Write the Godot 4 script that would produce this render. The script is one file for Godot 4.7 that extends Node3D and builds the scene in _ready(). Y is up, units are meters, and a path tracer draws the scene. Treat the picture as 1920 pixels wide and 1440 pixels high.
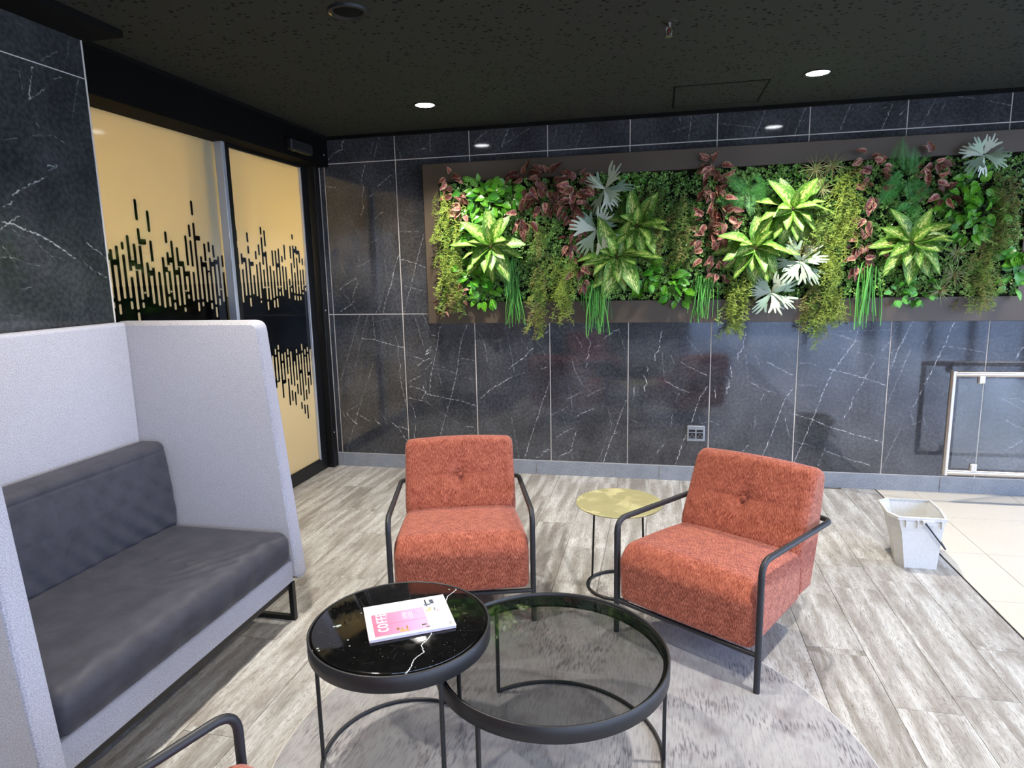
extends Node3D
# A lounge corner: dark stone tiles, a framed green wall, a high-backed sofa, rust armchairs and two nesting tables.

const X_TILE := 0.6
const CEIL := 2.69
var rng := RandomNumberGenerator.new()
var M := {}
var taken := {}

# ---------------------------------------------------------------- mesh builder
class MB:
	var v := PackedVector3Array()
	var n := PackedVector3Array()
	var u := PackedVector2Array()
	var c := PackedColorArray()
	var ix := PackedInt32Array()
	func vert(p: Vector3, nn: Vector3, uv := Vector2.ZERO) -> int:
		v.append(p); n.append(nn); u.append(uv)
		return v.size() - 1
	func tri(a: int, b: int, d: int) -> void:
		if (v[b] - v[a]).cross(v[d] - v[a]).dot(n[a] + n[b] + n[d]) > 0.0:
			ix.append(a); ix.append(d); ix.append(b)
		else:
			ix.append(a); ix.append(b); ix.append(d)
	func quad(a: int, b: int, d: int, e: int) -> void:
		tri(a, b, d); tri(a, d, e)
	func flat(p: Array, nn: Vector3, uvs := []) -> void:
		var k := v.size()
		for i in p.size():
			vert(p[i], nn, uvs[i] if uvs.size() else Vector2(p[i].x, p[i].y))
		for i in range(1, p.size() - 1):
			tri(k, k + i, k + i + 1)
	func grid(cols: int, rows: int, start: int) -> void:
		for r in rows - 1:
			for q in cols - 1:
				var a := start + r * cols + q
				quad(a, a + 1, a + cols + 1, a + cols)
	func join(o: MB, t: Transform3D) -> void:
		var k := v.size()
		var nb := t.basis.inverse().transposed()
		for i in o.v.size():
			v.append(t * o.v[i]); n.append((nb * o.n[i]).normalized()); u.append(o.u[i])
		for i in o.ix:
			ix.append(i + k)
	func mesh(smooth := false) -> ArrayMesh:
		var a := []
		a.resize(Mesh.ARRAY_MAX)
		a[Mesh.ARRAY_VERTEX] = v; a[Mesh.ARRAY_NORMAL] = n; a[Mesh.ARRAY_TEX_UV] = u; a[Mesh.ARRAY_INDEX] = ix
		if c.size() == v.size():
			a[Mesh.ARRAY_COLOR] = c
		var m := ArrayMesh.new()
		m.add_surface_from_arrays(Mesh.PRIMITIVE_TRIANGLES, a)
		if smooth:
			# the normals of a bent surface, averaged over vertices that share a place
			var at := {}
			for i in v.size():
				at[i] = Vector3i((v[i] * 20000.0).round())
			var sum := {}
			for t in range(0, ix.size(), 3):
				var g := (v[ix[t + 2]] - v[ix[t]]).cross(v[ix[t + 1]] - v[ix[t]])
				for k in 3:
					var key: Vector3i = at[ix[t + k]]
					sum[key] = sum.get(key, Vector3.ZERO) + g
			for i in v.size():
				var s: Vector3 = sum.get(at[i], n[i])
				n[i] = s.normalized() if s.length() > 1e-14 else n[i]
			a[Mesh.ARRAY_NORMAL] = n
			m = ArrayMesh.new()
			m.add_surface_from_arrays(Mesh.PRIMITIVE_TRIANGLES, a)
		return m

func rbox(s: Vector3, r := 0.003, seg := 1, mid := Vector3i.ONE, bend = null, at := Vector3.ZERO) -> MB:
	# a box with rounded edges; mid: how many steps across each flat; bend moves points
	var b := MB.new()
	var h := s / 2.0
	r = minf(r, minf(h.x, minf(h.y, h.z)) * 0.999)
	var steps := []
	for ax in 3:
		var l := []
		for i in seg:
			l.append(-h[ax] + r - r * tan(PI / 4 * (seg - i) / seg))
		for i in mid[ax] + 1:
			l.append(-h[ax] + r + (2 * h[ax] - 2 * r) * i / mid[ax])
		for i in seg:
			l.append(h[ax] - r + r * tan(PI / 4 * (i + 1) / seg))
		steps.append(l)
	for f in 6:
		var ax := f / 2
		var sg := 1.0 if f % 2 else -1.0
		var a1 := (ax + 1) % 3
		var a2 := (ax + 2) % 3
		var k := b.v.size()
		for q in steps[a2]:
			for p in steps[a1]:
				var w := Vector3.ZERO
				w[ax] = sg * h[ax]; w[a1] = p; w[a2] = q
				var inner := Vector3(clampf(w.x, -h.x + r, h.x - r), clampf(w.y, -h.y + r, h.y - r), clampf(w.z, -h.z + r, h.z - r))
				var d := (w - inner).normalized()
				var o := inner + d * r
				var uv := Vector2(o.x, o.z) if ax == 1 else Vector2(o.x, -o.y) if ax == 2 else Vector2(o.z, -o.y)
				if bend != null:
					o = bend.call(o, d)
				b.vert(o + at, d, uv)
		b.grid(steps[a1].size(), steps[a2].size(), k)
	return b

func fillet(p: Array, r: float, k := 6) -> PackedVector3Array:
	var o := PackedVector3Array([p[0]])
	for i in range(1, p.size() - 1):
		var a: Vector3 = (p[i - 1] - p[i]).normalized()
		var b: Vector3 = (p[i + 1] - p[i]).normalized()
		var half := acos(clampf(a.dot(b), -1, 1)) / 2
		var back := minf(r / tan(half), minf((p[i - 1] - p[i]).length(), (p[i + 1] - p[i]).length()) * 0.49)
		for j in k + 1:
			var t := float(j) / k
			var q: Vector3 = p[i]
			o.append((q + a * back).lerp(q, t).lerp(q.lerp(q + b * back, t), t))
	o.append(p[-1])
	return o

func tube(p: PackedVector3Array, r: float, sides := 12, closed := false, flat_x := 1.0) -> MB:
	var b := MB.new()
	var count := p.size()
	var t0 := (p[1] - p[0]).normalized()
	var nn := t0.cross(Vector3.UP if absf(t0.y) < 0.9 else Vector3.RIGHT).normalized()
	var rings := count + (1 if closed else 0)
	for i in rings:
		var q := p[i % count]
		var t := (p[(i + 1) % count] - p[(i - 1 + count) % count]) if closed else (p[mini(i + 1, count - 1)] - p[maxi(i - 1, 0)])
		t = t.normalized()
		nn = (nn - t * nn.dot(t)).normalized()
		var m := t.cross(nn)
		for s in sides + 1:
			var a := TAU * s / sides
			var d := nn * cos(a) + m * sin(a)
			b.vert(q + (nn * cos(a) * flat_x + m * sin(a)) * r, d, Vector2(float(s) / sides, i))
	b.grid(sides + 1, rings, 0)
	if not closed:
		for e in 2:
			var t := (p[0] - p[1]).normalized() if e == 0 else (p[-1] - p[-2]).normalized()
			var base := 0 if e == 0 else (count - 1) * (sides + 1)
			var c := b.vert(p[0] if e == 0 else p[-1], t)
			var k := b.v.size()
			for s in sides + 1:
				b.vert(b.v[base + s], t)
			for s in sides:
				b.tri(c, k + s, k + s + 1)
	return b

func lathe(prof: Array, seg := 48, at := Vector3.ZERO, sharp := 0.6) -> MB:
	# prof: Vector2(radius, height), outside on the right hand going up
	var b := MB.new()
	for i in prof.size() - 1:
		var p: Vector2 = prof[i]
		var q: Vector2 = prof[i + 1]
		var d := (q - p).normalized()
		var nn := Vector2(d.y, -d.x)
		var n0 := nn
		var n1 := nn
		if i > 0:
			var e: Vector2 = (p - prof[i - 1]).normalized()
			if e.dot(d) > sharp: n0 = (nn + Vector2(e.y, -e.x)).normalized()
		if i < prof.size() - 2:
			var e: Vector2 = (prof[i + 2] - q).normalized()
			if e.dot(d) > sharp: n1 = (nn + Vector2(e.y, -e.x)).normalized()
		var k := b.v.size()
		for s in seg + 1:
			var a := TAU * s / seg
			b.vert(at + Vector3(cos(a) * p.x, p.y, sin(a) * p.x), Vector3(cos(a) * n0.x, n0.y, sin(a) * n0.x), Vector2(cos(a) * p.x, sin(a) * p.x))
			b.vert(at + Vector3(cos(a) * q.x, q.y, sin(a) * q.x), Vector3(cos(a) * n1.x, n1.y, sin(a) * n1.x), Vector2(cos(a) * q.x, sin(a) * q.x))
		for s in seg:
			b.quad(k + 2 * s, k + 2 * s + 1, k + 2 * s + 3, k + 2 * s + 2)
	return b

func pillow(prof: PackedVector2Array, w: float, r: float, nx: int, bend = null, ends := 5) -> MB:
	# a side profile (z, y) drawn out along x with rounded ends
	var b := MB.new()
	var k := prof.size()
	var norm := PackedVector2Array()
	var mid := Vector2.ZERO
	for p in prof: mid += p / k
	for i in k:
		var t := (prof[(i + 1) % k] - prof[(i - 1 + k) % k]).normalized()
		var q := Vector2(t.y, -t.x)
		norm.append(q if q.dot(prof[i] - mid) > 0 else -q)
	var rings := []
	for j in ends: rings.append([-w / 2 + r * (1 - cos(PI / 2 * j / ends)), r * (1 - sin(PI / 2 * j / ends))])
	for j in nx + 1: rings.append([-w / 2 + r + (w - 2 * r) * j / nx, 0.0])
	for j in ends: rings.append([w / 2 - r + r * sin(PI / 2 * (j + 1) / ends), r * (1 - cos(PI / 2 * (j + 1) / ends))])
	for g in rings:
		for i in k + 1:
			var p: Vector2 = prof[i % k] - norm[i % k] * g[1]
			var d := Vector3(0, norm[i % k].y, norm[i % k].x)
			var o := Vector3(g[0], p.y, p.x)
			if bend != null: o = bend.call(o, d)
			b.vert(o, d, Vector2(o.x, o.y))
	b.grid(k + 1, rings.size(), 0)
	for e in 2:
		var base := 0 if e == 0 else (rings.size() - 1) * (k + 1)
		var nn := Vector3(-1 if e == 0 else 1, 0, 0)
		var c := Vector3.ZERO
		for i in k: c += b.v[base + i] / k
		var ci := b.vert(c + nn * 0.004, nn)
		var s := b.v.size()
		for i in k + 1: b.vert(b.v[base + i], nn)
		for i in k: b.tri(ci, s + i, s + i + 1)
	return b

func smooth_loop(p: Array, each := 6) -> PackedVector2Array:
	# a closed polygon whose corners carry radii: [z, y, radius]
	var o := PackedVector2Array()
	for i in p.size():
		var q := Vector2(p[i][0], p[i][1])
		var a := Vector2(p[i - 1][0], p[i - 1][1]) - q
		var e: Array = p[(i + 1) % p.size()]
		var b := Vector2(e[0], e[1]) - q
		var back: float = minf(p[i][2], minf(a.length(), b.length()) * 0.48)
		for j in each + 1:
			var t := float(j) / each
			o.append((q + a.normalized() * back).lerp(q, t).lerp(q.lerp(q + b.normalized() * back, t), t))
		for j in range(1, each):
			pass
	# even the steps out so that long flats bend too
	var full := PackedVector2Array()
	for i in o.size():
		var n := o[(i + 1) % o.size()]
		full.append(o[i])
		var steps := int((n - o[i]).length() / 0.010)
		for j in steps:
			full.append(o[i].lerp(n, float(j + 1) / (steps + 1)))
	return full

# ---------------------------------------------------------------- objects
func numbered(called: String) -> String:
	taken[called] = taken.get(called, 0) + 1
	return called if taken[called] == 1 else "%s_%03d" % [called, taken[called] - 1]

func tag(o: Node3D, label := "", category := "", group := "", kind := "") -> Node3D:
	if label: o.set_meta("label", label)
	if category: o.set_meta("category", category)
	if group: o.set_meta("group", group)
	if kind: o.set_meta("kind", kind)
	return o

func thing(called: String, label: String, category: String, at := Vector3.ZERO, turn := 0.0, group := "") -> Node3D:
	var o := Node3D.new()
	o.name = numbered(called)
	add_child(o)
	o.position = at
	o.rotation.y = turn
	return tag(o, label, category, group)

func struct(called: String, label := "") -> Node3D:
	var o := Node3D.new()
	o.name = called
	add_child(o)
	return tag(o, label, "", "", "structure")

func part(parent: Node3D, called: String, m: Mesh, mat: Material, at := Vector3.ZERO, label := "") -> MeshInstance3D:
	var o := MeshInstance3D.new()
	o.name = called
	o.mesh = m
	o.material_override = mat
	o.position = at
	parent.add_child(o, true)
	if label: o.set_meta("label", label)
	return o

func bar(parent: Node3D, called: String, lo: Vector3, hi: Vector3, mat: Material, r := 0.003, seg := 1) -> MeshInstance3D:
	return part(parent, called, rbox(hi - lo, r, seg).mesh(), mat, (lo + hi) / 2)

# ---------------------------------------------------------------- materials
func mat(col: Color, rough := 0.6, metal := 0.0, spec := 0.5) -> StandardMaterial3D:
	var m := StandardMaterial3D.new()
	m.albedo_color = col
	m.roughness = rough
	m.metallic = metal
	m.metallic_specular = spec
	m.cull_mode = BaseMaterial3D.CULL_DISABLED
	return m

func noise_bytes(w: int, h: int, seed_: int, freq: float, octaves := 4, tall := 1, kind := FastNoiseLite.TYPE_SIMPLEX_SMOOTH) -> PackedByteArray:
	var f := FastNoiseLite.new()
	f.seed = seed_; f.frequency = freq; f.fractal_octaves = octaves; f.noise_type = kind
	var im := f.get_image(w, maxi(h / tall, 2), false, false, false)
	im.convert(Image.FORMAT_L8)
	if tall != 1: im.resize(w, h, Image.INTERPOLATE_CUBIC)
	return im.get_data()

func picture(w: int, h: int, data: PackedByteArray) -> ImageTexture:
	return ImageTexture.create_from_image(Image.create_from_data(w, h, false, Image.FORMAT_RGB8, data))

func tri_tex(m: StandardMaterial3D, tex: Texture2D, per_metre: Vector3, world := false) -> StandardMaterial3D:
	m.albedo_texture = tex
	m.uv1_triplanar = true
	m.uv1_world_triplanar = world
	m.uv1_scale = per_metre
	return m

func weave(size: int, seed_: int, dark: Color, light: Color, streak := 4, contrast := 1.0, cloud := 0.35) -> ImageTexture:
	# yarn of mixed tones
	rng.seed = seed_
	var a := noise_bytes(size, size, seed_, 0.28, 2, streak)
	var b := noise_bytes(size, size, seed_ + 1, 0.02, 3)
	var d := PackedByteArray()
	d.resize(size * size * 3)
	for i in size * size:
		var t := clampf(0.5 + contrast * ((a[i] / 255.0 - 0.5) * 1.3 + (b[i] / 255.0 - 0.5) * cloud + rng.randf_range(-0.22, 0.22)), 0, 1)
		var c := dark.lerp(light, t)
		d[i * 3] = int(c.r * 255); d[i * 3 + 1] = int(c.g * 255); d[i * 3 + 2] = int(c.b * 255)
	return picture(size, size, d)

func grey_tex(size: int, seed_: int, freq: float, octaves := 4) -> ImageTexture:
	var im := Image.create_from_data(size, size, false, Image.FORMAT_L8, noise_bytes(size, size, seed_, freq, octaves))
	return ImageTexture.create_from_image(im)

func wood(seed_: int, warm: Color, pale: Color, dark: Color) -> ImageTexture:
	var w := 256
	var h := 1536
	var broad := noise_bytes(w, h, seed_, 0.012, 3, 10)
	var figure := noise_bytes(w, h, seed_ + 3, 0.008, 2, 5)
	var fine := noise_bytes(w, h, seed_ + 5, 0.30, 2, 24)
	var pores := noise_bytes(w, h, seed_ + 9, 0.22, 2, 16)
	var wash := noise_bytes(w, h, seed_ + 13, 0.006, 3, 2)
	rng.seed = seed_
	var d := PackedByteArray()
	d.resize(w * h * 3)
	for i in w * h:
		var ring := absf(fmod(figure[i] / 255.0 * 22.0 + fine[i] / 255.0 * 0.5, 1.0) - 0.5) * 2.0
		var c := warm.lerp(pale, clampf((broad[i] / 255.0 - 0.34) * 2.6, 0, 1))
		c = c.lerp(pale.lightened(0.15), clampf((wash[i] / 255.0 - 0.5) * 1.4, 0, 0.7))
		var line := pow(1.0 - ring, 5.0) * 0.34 + clampf((pores[i] / 255.0 - 0.62) * 3.0, 0, 0.5) + clampf((fine[i] / 255.0 - 0.5) * 0.5, -0.1, 0.25)
		c = c.lerp(dark, clampf(line, 0, 0.75))
		c = c.lightened(clampf(-line * 0.8, 0, 0.2))
		d[i * 3] = int(c.r * 255); d[i * 3 + 1] = int(c.g * 255); d[i * 3 + 2] = int(c.b * 255)
	return picture(w, h, d)

func stamp(d: PackedByteArray, w: int, h: int, x: float, y: float, r: float, col: Color, a: float) -> void:
	for py in range(maxi(int(y - r - 1), 0), mini(int(y + r + 2), h)):
		for px in range(maxi(int(x - r - 1), 0), mini(int(x + r + 2), w)):
			var k := clampf(r + 0.5 - Vector2(px + 0.5 - x, py + 0.5 - y).length(), 0, 1) * a
			if k <= 0.0: continue
			var i := (py * w + px) * 3
			d[i] = int(lerpf(d[i], col.r * 255, k)); d[i + 1] = int(lerpf(d[i + 1], col.g * 255, k)); d[i + 2] = int(lerpf(d[i + 2], col.b * 255, k))

func stone(w: int, h: int, seed_: int, ppm: float, left: float, veins: Array, strays: int) -> ImageTexture:
	# dark grey stone print with fine white veins; vein points in metres on the wall
	var a := noise_bytes(w, h, seed_, 0.006, 4)
	var b := noise_bytes(w, h, seed_ + 1, 0.09, 3)
	rng.seed = seed_
	var d := PackedByteArray()
	d.resize(w * h * 3)
	var dark := Color(0.185, 0.19, 0.204)
	var light := Color(0.345, 0.35, 0.367)
	for i in w * h:
		var t := clampf(0.42 + (a[i] / 255.0 - 0.5) * 1.0 + (b[i] / 255.0 - 0.5) * 0.9 + rng.randf_range(-0.12, 0.12), 0, 1)
		var c := dark.lerp(light, t)
		d[i * 3] = int(c.r * 255); d[i * 3 + 1] = int(c.g * 255); d[i * 3 + 2] = int(c.b * 255)
	var wob := FastNoiseLite.new()
	wob.seed = seed_; wob.frequency = 0.05
	var white := Color(0.80, 0.80, 0.80)
	for i in strays:
		var p := Vector2(rng.randf() * w, rng.randf() * h)
		var dir := Vector2.from_angle(rng.randf_range(-2.2, -0.7))
		var l := rng.randf_range(10, 70)
		var s := 0.0
		while s < l:
			var q := p + dir * s + Vector2(wob.get_noise_2d(s, i * 50.0), wob.get_noise_2d(i * 50.0, s)) * 8.0
			stamp(d, w, h, q.x, q.y, 0.35, white, 0.16 * absf(wob.get_noise_1d(s * 3.0 + i * 99.0)) * 3.0)
			s += 0.7
	for n in veins.size():
		var p: Array = veins[n]
		for k in range(2, p.size() - 2, 2):
			var q0 := Vector2((p[k] - left) * ppm, h - p[k + 1] * ppm)
			var q1 := Vector2((p[k + 2] - left) * ppm, h - p[k + 3] * ppm)
			var l := (q1 - q0).length()
			var across := (q1 - q0).normalized().orthogonal()
			var s := 0.0
			while s <= l:
				var j := wob.get_noise_2d(n * 37.0, (k * 40.0 + s) * 2.0)
				var thick: float = wob.get_noise_2d(n * 91.0 + 500.0, s * 1.6 + k * 60.0)
				var q := q0.lerp(q1, s / maxf(l, 0.01)) + across * j * 3.2
				var r: float = 0.32 + 0.26 * p[0] * (0.6 + thick * 1.3)
				stamp(d, w, h, q.x, q.y, maxf(r, 0.25), white, clampf(p[1] * (0.72 + thick * 0.9), 0.1, 1.0) * 0.8)
				s += 0.55
	return picture(w, h, d)

const WALL_VEINS := [
	[2,.9,-0.343,2.460,-0.367,2.411,-0.390,2.341,-0.366,2.289,-0.384,2.218,-0.381,2.136,-0.409,2.065],
	[2,.9,-0.505,2.670,-0.537,2.622,-0.528,2.591,-0.604,2.565,-0.654,2.517],
	[1,.6,-0.213,2.667,-0.246,2.584,-0.270,2.494],
	[1,.5,-0.265,2.640,-0.299,2.538],
	[2,.8,0.206,2.655,0.195,2.597,0.200,2.529],
	[2,.7,0.159,2.561,0.110,2.549],
	[1,.6,-0.084,2.609,-0.059,2.554,-0.038,2.495],
	[2,.9,-0.124,2.383,-0.170,2.350,-0.252,2.294],
	[1,.5,-0.151,2.344,-0.125,2.267,-0.091,2.180],
	[2,.7,-0.284,2.239,-0.340,2.216],
	[2,.7,-0.218,2.100,-0.289,2.050],
	[1,.5,-0.505,2.094,-0.481,2.015,-0.424,1.919],
	[2,.8,-0.608,2.302,-0.686,2.314],
	[1,.6,-0.078,2.111,-0.006,2.105,0.076,2.082],
	[1,.5,-0.081,1.947,0.080,1.936],
	[1,.7,0.121,1.932,0.041,1.687,-0.077,1.303],
	[2,.8,-0.081,1.727,0.046,1.689,0.123,1.652],
	[1,.5,-0.444,1.794,-0.443,1.720,-0.469,1.676,-0.338,1.728],
	[2,.9,-0.480,1.587,-0.566,1.541,-0.628,1.498],
	[2,.9,-0.475,1.582,-0.466,1.544,-0.497,1.486,-0.527,1.416],
	[2,.9,-0.516,1.399,-0.536,1.372,-0.641,1.316],
	[2,.7,-0.095,1.779,-0.148,1.639,-0.170,1.555,-0.183,1.523,-0.223,1.428,-0.263,1.297],
	[1,.5,-0.228,1.736,-0.204,1.566],
	[1,.5,-0.235,1.524,-0.278,1.375,-0.323,1.298],
	[1,.5,-0.081,1.522,0.120,1.468],
	[1,.4,-0.253,1.898,-0.395,1.835],
	[1,.4,-0.603,1.692,-0.547,1.562],
	[1,.4,-0.627,1.509,-0.476,1.296],
	[1,.6,-0.465,1.288,-0.551,1.059,-0.662,0.769,-0.683,0.721],
	[1,.5,-0.398,1.288,-0.465,1.087,-0.540,0.845],
	[1,.6,-0.354,1.283,-0.342,1.087],
	[1,.6,-0.233,1.287,-0.183,1.151,-0.141,1.033],
	[1,.6,-0.343,1.229,-0.230,1.251],
	[1,.5,-0.278,1.260,-0.249,1.183],
	[2,.8,-0.460,1.095,-0.342,1.083,-0.227,1.049,-0.089,1.015],
	[2,.6,-0.146,1.024,-0.151,0.941,-0.130,0.877,-0.142,0.831,-0.130,0.692,-0.095,0.525],
	[1,.6,-0.374,0.884,-0.468,0.649,-0.559,0.408,-0.666,0.118],
	[2,.9,-0.673,0.458,-0.650,0.420],
	[3,.9,-0.642,0.464,-0.610,0.417,-0.547,0.365],
	[2,.9,-0.561,0.466,-0.502,0.434,-0.434,0.397],
	[3,1.0,-0.383,0.408,-0.335,0.367],
	[3,1.0,-0.239,0.393,-0.197,0.356,-0.138,0.353,-0.085,0.327],
	[2,.8,-0.173,0.338,-0.123,0.259,-0.086,0.222],
	[1,.5,-0.333,0.495,-0.275,0.373],
	[1,.5,-0.510,0.539,-0.631,0.479],
	[1,.4,-0.257,0.249,-0.097,0.279],
	[1,.6,0.006,1.285,0.038,1.168,0.074,1.033],
	[1,.6,0.081,1.284,0.128,1.177,0.153,1.097],
	[2,.9,0.237,1.212,0.206,1.141,0.204,1.088,0.182,1.007,0.154,0.898,0.126,0.797,0.110,0.659],
	[3,.9,0.141,1.034,0.091,0.979],
	[3,.9,0.139,0.997,0.085,0.961],
	[3,.9,0.132,0.934,0.064,0.911,0.014,0.869],
	[2,.8,-0.011,0.947,0.069,0.920],
	[2,.8,0.144,1.119,0.210,1.122],
	[2,.7,0.139,0.898,0.075,0.838],
	[2,.8,-0.074,0.735,0.049,0.792],
	[2,.8,-0.062,0.698,0.025,0.684,0.076,0.654],
	[3,.9,0.080,0.732,0.054,0.695,0.076,0.649,0.040,0.602],
	[2,.9,-0.076,0.600,0.030,0.585,0.077,0.575],
	[2,1.0,0.085,0.638,0.222,0.611,0.354,0.590,0.511,0.546],
	[1,.5,0.077,0.575,0.226,0.472,0.328,0.409,0.361,0.392],
	[2,.8,0.398,0.374,0.468,0.373],
	[2,.8,0.450,1.211,0.395,1.088,0.366,0.945,0.343,0.800,0.278,0.579,0.224,0.420,0.168,0.226],
	[1,.6,0.366,0.937,0.509,0.917],
	[1,.5,0.148,0.884,0.260,0.858],
	[1,.5,0.151,0.848,0.246,0.840,0.329,0.813],
	[1,.6,0.412,0.783,0.508,0.761],
	[2,.7,-0.073,0.572,-0.037,0.507,-0.021,0.432],
	[2,.8,-0.024,0.371,-0.043,0.290,-0.033,0.200],
	[1,.5,0.193,0.812,0.217,0.707],
	[1,.6,0.536,1.147,0.584,1.052,0.605,0.911],
	[1,.5,0.748,1.215,0.782,1.069,0.819,0.830],
	[1,.6,0.874,1.101,0.943,0.996],
	[3,1.0,1.104,1.154,1.055,1.117,1.010,1.097],
	[3,1.0,0.988,1.028,0.938,0.987,0.913,0.955,0.862,0.921],
	[2,.9,0.862,0.921,0.777,0.855],
	[2,.9,0.814,0.801,0.707,0.733,0.620,0.685,0.541,0.612],
	[1,.4,0.818,0.797,0.911,0.827],
	[1,.5,1.022,1.057,1.077,0.948],
	[1,.5,0.786,0.477,0.816,0.299,0.847,0.128],
	[2,.9,1.100,0.751,1.040,0.584,0.996,0.449,0.948,0.312,0.889,0.117],
	[2,.7,1.106,0.215,1.042,0.183],
	[2,.6,1.042,0.161,0.991,0.134],
	[2,.6,1.085,0.874,1.035,0.853],
	[2,.9,1.428,1.204,1.396,1.109,1.424,1.062,1.404,0.998,1.412,0.966,1.388,0.933],
	[2,.7,1.396,0.901,1.384,0.869],
	[1,.6,1.273,1.173,1.360,1.030],
	[1,.6,1.280,0.925,1.304,0.836,1.363,0.727],
	[2,.8,1.639,1.168,1.589,1.145,1.518,1.090],
	[1,.6,1.635,1.156,1.682,1.011],
	[2,.7,1.503,1.046,1.452,1.026],
	[1,.6,1.238,0.762,1.270,0.647,1.278,0.548],
	[2,.7,1.237,0.618,1.359,0.682],
	[1,.6,1.113,0.490,1.245,0.556],
	[1,.6,1.391,0.645,1.531,0.717],
	[2,.8,1.451,0.548,1.351,0.509,1.318,0.487],
	[2,.9,1.301,0.399,1.235,0.363,1.152,0.310],
	[1,.5,1.191,0.496,1.244,0.372],
	[2,.9,1.317,0.379,1.293,0.323,1.276,0.238],
	[2,.9,1.276,0.213,1.247,0.187,1.193,0.167,1.151,0.136],
	[1,.5,1.551,0.571,1.580,0.465,1.580,0.374],
	[2,.9,1.693,0.623,1.655,0.516,1.608,0.367,1.568,0.274,1.524,0.122],
	[1,.6,1.608,0.350,1.655,0.377],
	[1,.5,1.552,0.332,1.500,0.171,1.464,0.119],
	[1,.5,1.259,0.179,1.304,0.121],
	[3,.9,1.956,1.156,1.938,1.078,1.939,1.039,1.932,1.008,1.906,0.980,1.905,0.929],
	[3,.9,1.850,0.881,1.858,0.826],
	[3,.9,1.824,0.814,1.843,0.786,1.848,0.746,1.828,0.730,1.837,0.678],
	[2,.9,1.759,0.737,1.751,0.697,1.760,0.644],
	[1,.4,1.755,0.681,1.737,0.599],
	[1,.6,2.023,0.969,2.047,0.899],
	[1,.5,1.955,1.000,1.963,0.938,1.964,0.867,1.981,0.764],
	[1,.5,2.121,1.117,2.259,0.947],
	[2,.7,2.096,0.919,2.164,0.877,2.284,0.820],
	[2,.7,1.985,0.772,2.062,0.726,2.161,0.688],
	[2,.9,2.290,0.737,2.240,0.658,2.209,0.562,2.178,0.441,2.117,0.285,2.070,0.120],
	[1,.7,2.085,0.683,2.063,0.607],
	[1,.6,2.039,0.518,2.030,0.421],
	[2,.7,1.997,0.293,1.963,0.259,1.925,0.196],
	[1,.6,1.702,0.485,1.793,0.440],
	[1,.6,2.237,0.507,2.257,0.451,2.294,0.469],
	[1,.5,2.119,1.217,2.156,1.197],
	[3,.9,2.550,1.147,2.535,1.079,2.533,1.033,2.520,1.003,2.499,0.980,2.500,0.934],
	[3,.9,2.448,0.887,2.461,0.810],
	[3,.9,2.417,0.817,2.440,0.787,2.445,0.740,2.427,0.724,2.434,0.681],
	[2,.9,2.349,0.746,2.343,0.707,2.354,0.648],
	[1,.6,2.621,0.973,2.649,0.904],
	[1,.5,2.553,0.980,2.568,0.865,2.578,0.773],
	[1,.5,2.722,1.116,2.855,0.959],
	[2,.7,2.702,0.924,2.789,0.875,2.886,0.827],
	[2,.7,2.586,0.777,2.674,0.728,2.775,0.692],
	[2,.9,2.890,0.740,2.834,0.646,2.797,0.522,2.772,0.435,2.734,0.323,2.692,0.195],
	[1,.7,2.686,0.686,2.664,0.612],
	[1,.6,2.639,0.517,2.632,0.423],
	[2,.7,2.596,0.295,2.540,0.229],
	[1,.6,2.301,0.485,2.384,0.446],
	[1,.6,2.841,0.511,2.879,0.368],
	[1,.6,2.725,1.217,2.757,1.202],
	[1,.5,2.297,0.897,2.346,0.875],
	[2,.9,3.310,1.215,3.276,1.067,3.196,0.939,3.141,0.852,3.098,0.731,3.039,0.531,2.968,0.316,2.913,0.165],
	[2,.7,3.086,1.141,3.186,1.115,3.320,1.067],
	[1,.5,2.903,0.920,2.989,0.915,3.060,0.894],
	[2,.9,3.120,0.879,3.200,0.858,3.350,0.817,3.498,0.765],
	[1,.5,2.900,0.761,3.047,0.753],
	[2,.7,3.419,0.951,3.377,0.855,3.343,0.768,3.290,0.669,3.280,0.604,3.240,0.526],
	[2,.9,2.900,0.545,3.020,0.509,3.144,0.454,3.306,0.406,3.497,0.351],
	[1,.6,2.900,0.342,3.092,0.292],
	[2,.8,3.133,0.271,3.298,0.216,3.439,0.177],
	[1,.7,3.131,0.310,3.084,0.150],
	[1,.5,3.171,1.035,3.408,0.972,3.495,0.952],
	[2,.6,3.458,1.009,3.506,1.078,3.549,1.203],
	[2,.9,3.637,1.213,3.565,1.036,3.527,0.909,3.505,0.813],
	[1,.7,3.637,1.026,3.572,0.804,3.513,0.620],
	[2,.9,3.891,1.212,3.852,1.068,3.791,0.901,3.729,0.732,3.681,0.613],
	[1,.6,3.845,1.042,3.965,1.027,4.103,0.999],
	[1,.6,3.752,1.171,3.697,1.037],
	[1,.5,3.511,0.994,3.557,1.026],
	[1,.6,3.615,0.470,3.559,0.304,3.515,0.157],
	[1,.5,3.662,0.613,3.690,0.494],
	[1,.6,3.752,0.550,3.767,0.486],
	[1,.5,3.626,0.449,3.745,0.518],
	[2,.7,4.318,1.039,4.285,0.967],
	[1,.6,4.275,0.689,4.339,0.680,4.358,0.665],
	[1,.6,4.202,0.698,4.307,0.638,4.364,0.603],
	[1,.6,4.253,0.542,4.311,0.502,4.376,0.477],
	[1,.5,4.081,0.313,4.055,0.236],
	[1,.6,4.383,0.398,4.273,0.320],
	[1,.6,3.085,1.152,3.203,1.147,3.367,1.151,3.500,1.156],
	[1,.6,0.971,2.650,0.777,2.551],
	[2,.9,0.812,2.653,0.785,2.593,0.761,2.532],
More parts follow.
